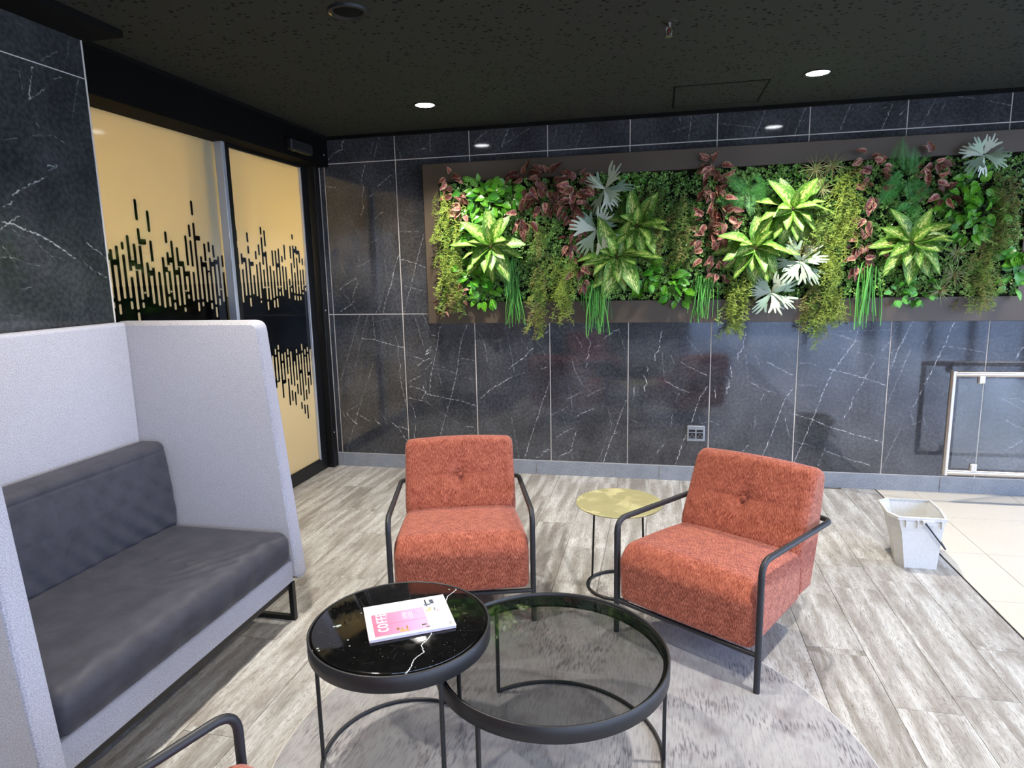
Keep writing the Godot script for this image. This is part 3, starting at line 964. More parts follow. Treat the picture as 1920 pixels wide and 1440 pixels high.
func sofa() -> void:
	var t := thing("booth_sofa", "high backed lilac grey booth sofa with dark velvet cushions", "sofa")
	# upright shell
	part(t, "back_panel", rbox(Vector3(0.065, 1.22, 1.255), 0.018, 3).mesh(), M.lilac, Vector3(-0.5325, 0.805, 3.025))
	var prof := smooth_loop([[-0.57, 0.195, 0.02], [-0.57, 1.418, 0.03], [0.185, 1.418, 0.045], [0.292, 0.195, 0.03]])
	var side := pillow(prof, 0.072, 0.02, 1, null, 4)
	for z in [2.364, 3.688]:
		var o := part(t, "side_panel", side.mesh(), M.lilac, Vector3(0, 0, z))
		o.rotation.y = PI / 2
		o.scale.z = 1.0
		# the profile's z axis points along the room's x axis
		var b := MB.new()
		b.join(side, Transform3D(Basis(Vector3(0, 0, 1), Vector3.UP, Vector3(1, 0, 0)), Vector3.ZERO))
		for k in range(0, b.ix.size(), 3):
			var s := b.ix[k + 1]
			b.ix[k + 1] = b.ix[k + 2]
			b.ix[k + 2] = s
		o.mesh = b.mesh()
		o.rotation = Vector3.ZERO
	part(t, "base", rbox(Vector3(0.755, 0.105, 1.25), 0.012, 3).mesh(), M.lilac, Vector3(-0.118, 0.2425, 3.026))
	# seat: soft, creased where people sit
	var size := Vector3(0.745, 0.158, 1.246)
	var seat := rbox(size, 0.056, 6, Vector3i(110, 3, 170), func(p: Vector3, n: Vector3) -> Vector3:
		var z := p.z + 3.026
		var x := p.x - 0.10
		var top := clampf(n.y, 0, 1)
		var front := clampf(n.x, 0, 1)
		var c := Vector2(x - 0.02, z - 2.80)
		var r := c.length()
		var a := c.angle()
		var fold := 0.0068 * sin(r * 95.0 + 2.2 * sin(a * 2.0 + 0.6)) * exp(-pow((r - 0.05) / 0.13, 2.0)) * (0.5 + 0.5 * sin(a * 1.5 + 1.0))
		fold += 0.0046 * sin((z * 0.55 + x) * 90.0 + 2.0 * sin(z * 9.0)) * exp(-pow((x - 0.15) / 0.10, 2.0)) * exp(-pow((z - 2.78) / 0.22, 2.0))
		fold += 0.0024 * sin(z * 42.0 + 3.0 * sin(x * 14.0)) * exp(-pow((x - 0.24) / 0.07, 2.0))
		var dip := -0.012 * exp(-pow(c.x / 0.2, 2.0)) * exp(-pow(c.y / 0.26, 2.0)) - 0.008 * exp(-pow((x + 0.02) / 0.2, 2.0)) * exp(-pow((z - 3.3) / 0.22, 2.0))
		var crown := 0.012 * (1.0 - pow(absf(p.z) / 0.63, 4.0)) * (1.0 - pow(absf(p.x) / 0.38, 4.0))
		var wave := 0.003 * sin(z * 31.0 + p.y * 20.0) * sin(z * 13.0 + 1.0)
		return p + Vector3.UP * top * (fold + dip + crown) + Vector3.RIGHT * front * (wave + fold * 0.6))
	part(t, "seat_cushion", seat.mesh(true), M.velvet, Vector3(-0.10, 0.366, 3.026))
	var back := rbox(Vector3(0.13, 0.42, 1.244), 0.034, 5, Vector3i(3, 60, 170), func(p: Vector3, n: Vector3) -> Vector3:
		var front := clampf(n.x, 0, 1)
		var z := p.z + 3.026
		var low := clampf((0.12 - p.y) / 0.33, 0, 1)
		var f := 0.005 * sin((p.z * 0.8 - p.y * 0.75) * 80.0 + 2.0 * sin(z * 6.0)) * low * (0.35 + 0.65 * exp(-pow((z - 2.62) / 0.22, 2.0)))
		f += 0.0022 * sin(z * 60.0 - p.y * 16.0) * exp(-pow((z - 3.15) / 0.2, 2.0)) * clampf(1.0 - absf(p.y) / 0.2, 0, 1)
		f += 0.010 * (1.0 - pow(p.y / 0.21, 2.0))
		var seam := -0.004 * exp(-pow((p.y - 0.165) / 0.004, 2.0))
		return p + Vector3.RIGHT * (front * (f + seam) + 0.10 * (0.10 - p.y) * 0.9))
	part(t, "back_cushion", back.mesh(true), M.velvet, Vector3(-0.415, 0.645, 3.026))
	# black steel sled feet and rails
	for z in [2.412, 3.64]:
		var f := Node3D.new()
		f.name = "leg_frame"
		t.add_child(f, true)
		bar(f, "upright", Vector3(0.238, 0.0, z - 0.0125), Vector3(0.262, 0.19, z + 0.0125), M.black, 0.002)
		bar(f, "upright", Vector3(-0.50, 0.0, z - 0.0125), Vector3(-0.476, 0.19, z + 0.0125), M.black, 0.002)
		bar(f, "foot_bar", Vector3(-0.476, 0.0, z - 0.0125), Vector3(0.238, 0.022, z + 0.0125), M.black, 0.002)
	bar(t, "rail", Vector3(0.225, 0.163, 2.425), Vector3(0.250, 0.19, 3.628), M.black, 0.002)
	bar(t, "rail", Vector3(-0.49, 0.163, 2.425), Vector3(-0.465, 0.19, 3.628), M.black, 0.002)

func armchair() -> Node3D:
	var t := thing("armchair", "rust orange upholstered armchair with black tube arms beside the marble table, facing the viewer", "armchair", Vector3.ZERO, 0, "rust armchairs round the nesting tables")
	var w := 0.645
	# seat block
	var sp := smooth_loop([[0.012, 0.163, 0.03], [0.022, 0.355, 0.02], [-0.03, 0.418, 0.09], [-0.30, 0.405, 0.2], [-0.505, 0.385, 0.03], [-0.505, 0.163, 0.03]], 8)
	var seat := pillow(sp, 0.612, 0.035, 26, func(p: Vector3, n: Vector3) -> Vector3:
		var s := 1.0 - 0.07 * clampf(-p.z / 0.5, 0, 1)
		var top := clampf(n.y, 0, 1)
		var puff := 0.014 * (1.0 - pow(absf(p.x) / 0.31, 2.2)) * top
		var front := clampf(n.z, 0, 1) * 0.012 * (1.0 - pow(absf(p.x) / 0.31, 2.0))
		return Vector3(p.x * s, p.y + puff, p.z + front), 6)
	part(t, "seat", seat.mesh(true), M.rust)
	# backrest, buttoned once in the middle of a crossed seam
	var bp := smooth_loop([[-0.51, 0.165, 0.02], [-0.455, 0.40, 0.05], [-0.605, 0.705, 0.06], [-0.66, 0.722, 0.04], [-0.735, 0.69, 0.06], [-0.655, 0.165, 0.03]], 8)
	var back := pillow(bp, 0.575, 0.032, 44, func(p: Vector3, n: Vector3) -> Vector3:
		var front := clampf(n.z * 1.3 + n.y * 0.2, 0, 1)
		var y := p.y - 0.555
		var q := Vector2(p.x, y)
		var dent := 0.020 * exp(-pow(q.length() / 0.045, 2.0)) + 0.011 * exp(-absf(p.x) / 0.014) * clampf(1.1 - absf(y) / 0.13, 0, 1) + 0.012 * exp(-absf(y) / 0.011) * clampf(1.1 - absf(p.x) / 0.30, 0.2, 1)
		var puff := 0.016 * (1.0 - pow(absf(p.x) / 0.29, 2.0)) if p.y > 0.38 else 0.0
		var wide := 1.0 + 0.05 * clampf((p.y - 0.4) / 0.3, -1, 0)
		return Vector3(p.x * wide, p.y + 0.012 * clampf((p.y - 0.6) / 0.1, 0, 1) * (1.0 - pow(p.x / 0.29, 2.0)), p.z) + n * front * (puff - dent), 6)
	var bk := part(t, "backrest", back.mesh(true), M.rust)
	var btn := lathe([Vector2(0.0, 0.006), Vector2(0.008, 0.005), Vector2(0.0125, 0.0), Vector2(0.0125, -0.006)], 16).mesh()
	var b := part(bk, "button", btn, M.rust, Vector3(0, 0.555, -0.526))
	b.rotation.x = PI / 2 - 0.42
	# steel tube: foot, up, over the arm, round behind the back and down again
	for s in [-1.0, 1.0]:
		var p := fillet([Vector3(s * w / 2, 0.0, 0), Vector3(s * w / 2, 0.525, 0), Vector3(s * w / 2, 0.478, -0.70), Vector3(s * 0.25, 0.474, -0.735)], 0.062, 8)
		part(t, "arm", tube(p, 0.0125, 14).mesh(), M.tube)
	part(t, "back_rail", tube(PackedVector3Array([Vector3(-0.255, 0.4735, -0.735), Vector3(0.255, 0.4735, -0.735)]), 0.0125, 14).mesh(), M.tube)
	part(t, "front_rail", tube(PackedVector3Array([Vector3(-w / 2, 0.150, 0), Vector3(w / 2, 0.150, 0)]), 0.010, 12).mesh(), M.tube)
	for s in [-1.0, 1.0]:
		part(t, "side_rail", tube(PackedVector3Array([Vector3(s * 0.14, 0.152, 0), Vector3(s * 0.14, 0.152, -0.47)]), 0.009, 12).mesh(), M.tube)
		part(t, "leg", tube(PackedVector3Array([Vector3(s * 0.14, 0.165, -0.44), Vector3(s * 0.14, 0.0, -0.44)]), 0.0125, 12).mesh(), M.tube)
	return t

func chairs() -> void:
	var a := armchair()
	a.position = Vector3(1.069, 0.012, 2.334)
	a.rotation.y = 0.294
	for k in 2:
		var c: Node3D = a.duplicate()
		c.name = numbered("armchair")
		add_child(c)
		c.position = [Vector3(2.031, 0.012, 2.438), Vector3(1.187, 0.012, 3.84)][k]
		c.rotation.y = [-0.561, 2.71][k]
		c.set_meta("label", ["rust orange upholstered armchair nearest the grey bucket, turned to the glass table", "rust armchair cut off by the bottom edge, one black arm showing by the sofa"][k])

func ring_part(parent: Node3D, called: String, c: Vector3, r: float, a0: float, a1: float, thick: float, m: Material) -> void:
	var p := PackedVector3Array()
	var k := 60
	for i in k + 1:
		var a := deg_to_rad(lerpf(a0, a1, float(i) / k))
		p.append(c + Vector3(cos(a) * r, 0, sin(a) * r))
	part(parent, called, tube(p, thick, 10).mesh(), m)

func marble_top_tex() -> ImageTexture:
	var s := 1024
	var d := PackedByteArray()
	d.resize(s * s * 3)
	var a := noise_bytes(s, s, 61, 0.01, 4)
	rng.seed = 62
	for i in s * s:
		var k := int(9 + (a[i] / 255.0) * 9 + rng.randi_range(-2, 2))
		d[i * 3] = k; d[i * 3 + 1] = k; d[i * 3 + 2] = k
	var white := Color(0.82, 0.84, 0.84)
	var wob := FastNoiseLite.new()
	wob.seed = 63; wob.frequency = 0.03
	# one long crack-like vein, as table coordinates in metres from the centre
	for line in [[2.6, 0.10, 0.29, 0.125, 0.24, 0.12, 0.19, 0.135, 0.15, 0.115, 0.115, 0.125, 0.07, 0.12, 0.0, 0.11, -0.12, 0.10, -0.19, 0.115, -0.24, 0.10, -0.29], [0.7, -0.2, -0.12, -0.14, -0.05, -0.12, 0.0], [0.6, -0.24, 0.1, -0.17, 0.12], [0.6, 0.05, -0.26, 0.02, -0.15], [0.5, 0.2, 0.02, 0.27, 0.0]]:
		for k in range(1, line.size() - 2, 2):
			var p0 := Vector2(line[k], line[k + 1])
			var p1 := Vector2(line[k + 2], line[k + 3])
			var n := int((p1 - p0).length() * s / 0.6 * 1.6) + 1
			for j in n:
				var q := (p0.lerp(p1, float(j) / n) / 0.6 + Vector2(0.5, 0.5)) * s
				q += Vector2(wob.get_noise_2d(k * 30.0, j), wob.get_noise_2d(j, k * 30.0)) * 5.0
				stamp(d, s, s, q.x, q.y, line[0] * (0.8 + 0.5 * wob.get_noise_1d(j * 4.0)), white, 0.85 if line[0] > 1 else 0.28)
	# chips, specks and scratches
	for i in 240:
		var q := Vector2(rng.randf() * s, rng.randf() * s)
		stamp(d, s, s, q.x, q.y, rng.randf_range(0.8, 2.6), white, rng.randf_range(0.15, 0.7))
	for sp in [[-0.19, 0.06, 7.0], [-0.185, 0.055, 5.0], [-0.20, 0.065, 4.0], [-0.12, 0.13, 3.0], [-0.10, 0.16, 3.0], [0.09, -0.24, 3.5], [-0.15, -0.03, 3.0], [-0.19, 0.19, 4.0], [-0.18, 0.20, 3.0]]:
		stamp(d, s, s, (sp[0] / 0.6 + 0.5) * s, (sp[1] / 0.6 + 0.5) * s, sp[2] * 1.7, Color(0.7, 0.76, 0.74), 0.85)
	for i in 70:
		var q := Vector2(rng.randf() * s, rng.randf() * s)
		var dir := Vector2.from_angle(rng.randf() * TAU)
		for j in rng.randi_range(15, 70):
			stamp(d, s, s, q.x + dir.x * j, q.y + dir.y * j, 0.8, white, 0.16)
	return picture(s, s, d)

func nesting_tables() -> void:
	var c := Vector3(1.113, 0.012, 3.163)
	var t := thing("marble_coffee_table", "round coffee table with scratched black marble top in a black steel ring", "coffee table", c)
	part(t, "rim", lathe([Vector2(0.279, 0.424), Vector2(0.290, 0.424), Vector2(0.292, 0.426), Vector2(0.292, 0.476), Vector2(0.290, 0.478), Vector2(0.286, 0.478), Vector2(0.284, 0.476), Vector2(0.284, 0.43)], 96).mesh(), M.steel_dark)
	var mm := mat(Color.WHITE, 0.06)
	mm.albedo_texture = marble_top_tex()
	mm.roughness_texture = grey_tex(512, 64, 0.03, 4)
	mm.roughness = 0.16
	var top := lathe([Vector2(0.0, 0.455), Vector2(0.272, 0.455), Vector2(0.2765, 0.457), Vector2(0.2785, 0.461), Vector2(0.2785, 0.474), Vector2(0.2765, 0.4785), Vector2(0.272, 0.4805), Vector2(0.0, 0.4805)], 96, Vector3.ZERO, 0.9)
	for i in top.v.size():
		top.u[i] = Vector2(top.v[i].x, top.v[i].z) / 0.6 + Vector2(0.5, 0.5)
	part(t, "marble_top", top.mesh(), mm, Vector3.ZERO, "scratched black marble top with a white vein")
	for a in [44.0, 163.0, 293.0]:
		var l := part(t, "leg", rbox(Vector3(0.012, 0.45, 0.012), 0.002, 1).mesh(), M.steel_dark, Vector3(cos(deg_to_rad(a)) * 0.277, 0.225, sin(deg_to_rad(a)) * 0.277))
		l.rotation.y = -deg_to_rad(a)
		part(t, "bracket", rbox(Vector3(0.02, 0.03, 0.02), 0.002, 1).mesh(), M.steel_dark, Vector3(cos(deg_to_rad(a)) * 0.279, 0.435, sin(deg_to_rad(a)) * 0.279))
	ring_part(t, "base_ring", Vector3(0, 0.007, 0), 0.277, 44, 293, 0.0065, M.steel_dark)
	c = Vector3(1.59, 0.012, 3.055)
	t = thing("glass_coffee_table", "low round coffee table with smoked glass top in a black steel ring", "coffee table", c)
	part(t, "rim", lathe([Vector2(0.369, 0.322), Vector2(0.380, 0.322), Vector2(0.382, 0.324), Vector2(0.382, 0.374), Vector2(0.380, 0.376), Vector2(0.376, 0.376), Vector2(0.374, 0.374), Vector2(0.374, 0.328)], 96).mesh(), M.steel_dark)
	part(t, "ledge", lathe([Vector2(0.36, 0.356), Vector2(0.374, 0.356), Vector2(0.374, 0.360), Vector2(0.36, 0.360), Vector2(0.36, 0.356)], 96).mesh(), M.steel_dark)
	part(t, "glass_top", lathe([Vector2(0.0, 0.3675), Vector2(0.372, 0.3675)], 96).mesh(), M.smoke, Vector3.ZERO, "smoked glass top")
	for a in [116.0, 227.0, 358.0]:
		var l := part(t, "leg", rbox(Vector3(0.012, 0.345, 0.012), 0.002, 1).mesh(), M.steel_dark, Vector3(cos(deg_to_rad(a)) * 0.367, 0.1725, sin(deg_to_rad(a)) * 0.367))
		l.rotation.y = -deg_to_rad(a)
	ring_part(t, "base_ring", Vector3(0, 0.007, 0), 0.367, 116, -133, 0.0065, M.steel_dark)

func side_table() -> void:
	var t := thing("side_table", "small round side table with brushed gold top between the two rust armchairs", "side table", Vector3(1.741, 0, 1.815))
	# top hammered in patches of parallel strokes
	var s := 512
	var d := PackedByteArray()
	d.resize(s * s)
	rng.seed = 66
	d.fill(128)
	for i in 60:
		var c := Vector2(rng.randf(), rng.randf()) * s
		var a := rng.randf_range(0, PI)
		var r := rng.randf_range(30, 70)
		var dir := Vector2.from_angle(a)
		for y in range(maxi(0, int(c.y - r)), mini(s, int(c.y + r))):
			for x in range(maxi(0, int(c.x - r)), mini(s, int(c.x + r))):
				var q := Vector2(x, y) - c
				if absf(q.dot(dir)) < r * 0.7 and absf(q.cross(dir)) < r * 0.6:
					d[y * s + x] = int(128 + 70 * sin(q.dot(dir) * 0.8))
	var gold := mat(Color(0.71, 0.685, 0.505), 0.45, 0.4)
	gold.heightmap_enabled = true
	gold.heightmap_texture = ImageTexture.create_from_image(Image.create_from_data(s, s, false, Image.FORMAT_L8, d))
	gold.heightmap_scale = 0.3
	var top := lathe([Vector2(0.0, 0.446), Vector2(0.211, 0.446), Vector2(0.2145, 0.449), Vector2(0.2145, 0.453), Vector2(0.211, 0.455), Vector2(0.0, 0.455)], 72, Vector3.ZERO, 0.9)
	for i in top.v.size():
		top.u[i] = Vector2(top.v[i].x, top.v[i].z) / 0.45 + Vector2(0.5, 0.5)
	part(t, "table_top", top.mesh(), gold, Vector3.ZERO, "brushed gold disc")
	for a in [205.0, 325.0, 85.0]:
		var q := Vector3(cos(deg_to_rad(a)), 0, sin(deg_to_rad(a)))
		part(t, "leg", tube(PackedVector3Array([q * 0.155 + Vector3.UP * 0.008, q * 0.14 + Vector3.UP * 0.447]), 0.0055, 10).mesh(), M.black)
	var ring := PackedVector3Array()
	for i in 60: ring.append(Vector3(cos(TAU * i / 60) * 0.157, 0.008, sin(TAU * i / 60) * 0.157))
	part(t, "base_ring", tube(ring, 0.008, 10, true).mesh(), M.black)

func rug() -> void:
	var s := 1024
	var a := noise_bytes(s, s, 101, 0.006, 4)
	var b := noise_bytes(s, s, 102, 0.10, 3, 3)
	var c := noise_bytes(s, s, 103, 0.25, 2, 10)
	var e := noise_bytes(s, s, 104, 0.010, 3)
	rng.seed = 105
	var d := PackedByteArray()
	d.resize(s * s * 3)
	for i in s * s:
		var worn := clampf((a[i] / 255.0 - 0.50) * 4.5, 0, 1) * 0.55 + 0.22
		var k := clampf((b[i] / 255.0 - 0.46) * 1.7 + (c[i] / 255.0 - 0.48) * 2.4 + rng.randf_range(-0.12, 0.12), 0, 1) * worn
		var col := Color(0.63, 0.622, 0.615).lerp(Color(0.565, 0.545, 0.54), clampf((e[i] / 255.0 - 0.5) * 3.0, 0, 1)).lerp(Color(0.31, 0.30, 0.32), k)
		var w := 1.0 + 0.05 * (1.0 if (i / s) % 4 < 2 else -1.0) * (1.0 if i % 4 < 2 else -1.0)
		d[i * 3] = int(clampf(col.r * w, 0, 1) * 255); d[i * 3 + 1] = int(clampf(col.g * w, 0, 1) * 255); d[i * 3 + 2] = int(clampf(col.b * w, 0, 1) * 255)
	var m := mat(Color.WHITE, 1.0, 0.0, 0.1)
	m.albedo_texture = picture(s, s, d)
	m.heightmap_enabled = true
	m.heightmap_texture = grey_tex(512, 106, 0.35, 2)
	m.heightmap_scale = 0.15
	var t := thing("rug", "round distressed grey rug under the nesting tables", "rug", Vector3(1.66, 0, 3.10))
	var top := lathe([Vector2(0.0, 0.001), Vector2(0.985, 0.001), Vector2(0.987, 0.004), Vector2(0.985, 0.0105), Vector2(0.975, 0.012), Vector2(0.0, 0.012)], 128, Vector3.ZERO, 0.9)
	for i in top.v.size():
		top.u[i] = Vector2(top.v[i].x, top.v[i].z) / 2.0 + Vector2(0.5, 0.5)
	part(t, "pile", top.mesh(), m)
	var rim := PackedVector3Array()
	for i in 128: rim.append(Vector3(cos(TAU * i / 128) * 0.985, 0.006, sin(TAU * i / 128) * 0.985))
	part(t, "bound_edge", tube(rim, 0.005, 6, true).mesh(), mat(Color(0.80, 0.79, 0.77), 0.9))

func magazine() -> void:
	var t := thing("magazine", "white and pink coffee magazine lying on the marble table", "magazine", Vector3(1.134, 0.493, 3.142), 0.0)
	# cover: 210 wide, 275 tall before scaling; x runs across the page, z down it
	var w := 0.214
	var h := 0.273
	var pw := 512
	var ph := 648
	var im := Image.create(pw, ph, false, Image.FORMAT_RGB8)
	im.fill(Color(0.97, 0.97, 0.965))
	for y in ph:
		for x in pw:
			var u := float(x) / pw
			var v := float(y) / ph
			if u > 0.30 and u < 0.94 and v > 0.07 and v < 0.70:
				im.set_pixel(x, y, Color(0.93, 0.45, 0.55).lerp(Color(0.96, 0.66, 0.82), clampf((v - 0.05) * 1.7, 0, 1)))
			elif u > 0.06 and u <= 0.30 and v > 0.07 and v < 0.90:
				im.set_pixel(x, y, Color(0.90, 0.93, 0.95))
			elif u > 0.30 and u < 0.94 and v >= 0.70 and v < 0.90:
				im.set_pixel(x, y, Color(0.88, 0.90, 0.94))
	im.fill_rect(Rect2i(int(0.30 * pw), int(0.07 * ph), 3, int(0.63 * ph)), Color(0.75, 0.20, 0.34))
	im.fill_rect(Rect2i(int(0.63 * pw), int(0.07 * ph), 3, int(0.63 * ph)), Color(0.75, 0.20, 0.34))
	# small printed still life: a bench with cups, a jug, a plate and twigs
	for r in [[0.78, 0.33, 0.07, 0.03, 0x8a6a3a], [0.80, 0.38, 0.12, 0.02, 0xb08a4a], [0.76, 0.44, 0.16, 0.02, 0x9a7440], [0.86, 0.36, 0.05, 0.10, 0xcaa063], [0.80, 0.62, 0.04, 0.06, 0x3a4a30], [0.88, 0.66, 0.03, 0.05, 0x4a5a3a], [0.10, 0.80, 0.14, 0.05, 0x4a5260], [0.08, 0.74, 0.22, 0.02, 0x2c3036], [0.22, 0.72, 0.05, 0.08, 0x5d6472], [0.33, 0.76, 0.12, 0.03, 0xd9b08a], [0.40, 0.72, 0.06, 0.06, 0xe2b98f], [0.36, 0.82, 0.10, 0.02, 0x777a80], [0.45, 0.85, 0.06, 0.02, 0xb98f8f]]:
		im.fill_rect(Rect2i(int(r[0] * pw), int(r[1] * ph), int(r[2] * pw), int(r[3] * ph)), Color.hex((int(r[4]) << 8) | 0xff))
	for i in 220:
		var a := TAU * i / 220
		for k in 3:
			im.set_pixel(int(0.37 * pw + cos(a) * (54 + k)), int(0.655 * ph + sin(a) * (54 + k)), Color(0.5, 0.42, 0.38))
	for i in 5: im.fill_rect(Rect2i(int((0.36 + 0.045 * i) * pw), int(0.43 * ph), 6, int(0.06 * ph)), Color(1, 0.93, 0.96))
	for i in 3: im.fill_rect(Rect2i(int(0.36 * pw), int((0.505 + 0.02 * i) * ph), int(0.22 * pw), 3), Color(1, 0.90, 0.95))
	for i in 6: im.fill_rect(Rect2i(int((0.10 + 0.055 * i) * pw), int(0.245 * ph), 14, 7), Color(1, 1, 1))
	for i in 4: im.fill_rect(Rect2i(int((0.08 + 0.17 * i) * pw), int(0.93 * ph), int(0.13 * pw), 3), Color(0.72, 0.70, 0.70))
	for i in 8: im.fill_rect(Rect2i(int(0.86 * pw) + i * 6, int(0.925 * ph), 3, 28), Color(0.12, 0.12, 0.14))
	var cover := mat(Color.WHITE, 0.22)
	cover.albedo_texture = ImageTexture.create_from_image(im)
	var lo := Vector3(-w / 2, 0.0095, -h / 2)
	var hi := Vector3(w / 2, 0.0105, h / 2)
	part(t, "cover", box_uv(lo, hi, func(p: Vector3) -> Vector2: return Vector2(0.5 - p.x / w, p.z / h + 0.5), 0.0003), cover, (lo + hi) / 2)
	bar(t, "pages", Vector3(-w / 2 + 0.001, 0.0008, -h / 2 + 0.001), Vector3(w / 2 - 0.001, 0.0095, h / 2 - 0.001), mat(Color(0.78, 0.76, 0.80), 0.7), 0.0005)
	bar(t, "back_cover", Vector3(-w / 2, 0.0, -h / 2), Vector3(w / 2, 0.0008, h / 2), mat(Color(0.30, 0.12, 0.14), 0.3), 0.0002)
	var tm := TextMesh.new()
	tm.text = "COFFEE"
	var sf := SystemFont.new()
	sf.font_names = PackedStringArray(["Droid Sans"])
	sf.font_weight = 700
	tm.font = sf
	tm.font_size = 40
	tm.pixel_size = 0.00098
	tm.depth = 0.0002
	var o := part(t, "title", tm, mat(Color(1, 1, 1), 0.3), Vector3(-0.002, 0.0107, -h / 2 + 0.050))
	o.rotation.x = -PI / 2
	o.scale = Vector3(1.0, 1.15, 1.0)
	t.rotation.y = 2.09

func bucket() -> void:
	var t := thing("mop_bucket", "light grey plastic mop bucket with a pouring lip and black bail handle", "bucket", Vector3(3.30, 0, 1.24))
	var plastic := mat(Color(0.84, 0.84, 0.83), 0.35)
	plastic.albedo_texture = weave(256, 73, Color(0.94, 0.935, 0.92), Color(1, 1, 1), 2, 0.7)
	# outlines from foot to brim, counter-clockwise seen from above: right front, right back, left back, lip back, lip front, left front
	var ring := func(y: float, k: float, lip: float, grow: float) -> Array:
		var x1 := lerpf(0.085, 0.112, k) + grow
		var x0 := -lerpf(0.095, 0.125, k) - grow
		var z1 := lerpf(0.098, 0.080, k) + grow
		var z0 := -lerpf(0.105, 0.215, k) - grow
		return [Vector3(x1, y, z1), Vector3(x1 + 0.028 * k, y, (z0 + z1) / 2), Vector3(x1 + 0.03 * k, y, z0), Vector3(x0 + 0.055, y, z0), Vector3(x0 + 0.02 - lip, y, z0 * 0.8), Vector3(x0 - lip * 0.7, y, z1 - 0.07), Vector3(x0 + 0.025 - lip * 0.3, y, z1)]
	var loft := func(rings: Array) -> MB:
		var b := MB.new()
		for i in rings.size() - 1:
			var a: Array = rings[i]
			var e: Array = rings[i + 1]
			for j in a.size():
				var k := (j + 1) % a.size()
				var p := [a[j], a[k], e[k], e[j]]
				var nn: Vector3 = (p[1] - p[0]).cross(p[3] - p[0])
				if nn.length() < 1e-9: nn = (p[2] - p[1]).cross(p[3] - p[1])
				nn = nn.normalized()
				b.flat(p, nn)
		return b
	var out_: Array = [ring.call(0.0, 0.0, 0.0, 0.0), ring.call(0.20, 0.72, 0.0, 0.0), ring.call(0.225, 0.80, 0.014, 0.002), ring.call(0.268, 0.95, 0.022, 0.003)]
	var in_: Array = [ring.call(0.268, 0.95, 0.022, -0.001), ring.call(0.225, 0.80, 0.014, -0.002), ring.call(0.012, 0.04, 0.0, -0.004)]
	var body: MB = loft.call(out_)
	body.join(loft.call(in_), Transform3D.IDENTITY)
	var base: Array = ring.call(0.012, 0.04, 0.0, -0.004)
	body.flat(base, Vector3.UP)
	body.flat(ring.call(0.0, 0.0, 0.0, 0.0), Vector3.DOWN)
	part(t, "body", body.mesh(), plastic)
	var brim: MB = loft.call([ring.call(0.262, 0.95, 0.022, 0.003), ring.call(0.262, 0.95, 0.022, 0.010), ring.call(0.278, 0.95, 0.022, 0.010), ring.call(0.280, 0.95, 0.022, 0.007), ring.call(0.280, 0.95, 0.022, -0.001), ring.call(0.262, 0.95, 0.022, -0.001)])
	part(t, "brim", brim.mesh(), plastic)
	for x in [-0.075, -0.02, 0.095]:
		bar(t, "rib", Vector3(x - 0.003, 0.222, 0.083), Vector3(x + 0.003, 0.264, 0.097), plastic, 0.001)
	bar(t, "handle_lug", Vector3(0.0, 0.242, 0.084), Vector3(0.055, 0.268, 0.104), plastic, 0.003)
	part(t, "bail", tube(fillet([Vector3(0.012, 0.256, 0.106), Vector3(0.115, 0.118, 0.115), Vector3(0.168, 0.118, -0.22), Vector3(0.055, 0.25, -0.225)], 0.02, 5), 0.0042, 8).mesh(), M.black)

func railing() -> void:
	var t := thing("balustrade", "brushed steel tube balustrade frame with a clear glass panel at the right edge", "balustrade", Vector3(0, 0, 0))
	var z := 0.245
	var x0 := 3.818
	var x1 := 5.6
	var y0 := 0.222
	var y1 := 0.888
	var r := 0.019
	part(t, "frame_tube", tube(PackedVector3Array([Vector3(x0, y0 - r, z), Vector3(x0, y1 + r, z)]), r, 16).mesh(), M.inox)
	part(t, "frame_tube", tube(PackedVector3Array([Vector3(x0, y1, z), Vector3(x1, y1, z)]), r, 16).mesh(), M.inox)
	part(t, "frame_tube", tube(PackedVector3Array([Vector3(x0, y0, z), Vector3(x1, y0, z)]), r, 16).mesh(), M.inox)
	part(t, "frame_tube", tube(PackedVector3Array([Vector3(x1, 0.0, z), Vector3(x1, y1 + r, z)]), r, 16).mesh(), M.inox)
	part(t, "post", tube(PackedVector3Array([Vector3(4.75, 0.0, z), Vector3(4.75, y0, z)]), r, 16).mesh(), M.inox)
	var pane := MB.new()
	pane.flat([Vector3(x0 + 0.035, y0 + 0.03, z), Vector3(x1 - 0.035, y0 + 0.03, z), Vector3(x1 - 0.035, y1 - 0.03, z), Vector3(x0 + 0.035, y1 - 0.03, z)], Vector3(0, 0, 1))
	part(t, "glass_panel", pane.mesh(), M.clear, Vector3.ZERO, "clear glass panel")
	for q in [Vector3(x0 + 0.165, y1, z), Vector3(x0 + 0.165, y0, z), Vector3(x1 - 0.165, y1, z), Vector3(x1 - 0.165, y0, z)]:
		var s := -1.0 if q.y > 0.5 else 1.0
		part(t, "clamp", rbox(Vector3(0.045, 0.075, 0.03), 0.012, 3).mesh(), M.inox, q + Vector3(0, s * 0.028, 0))

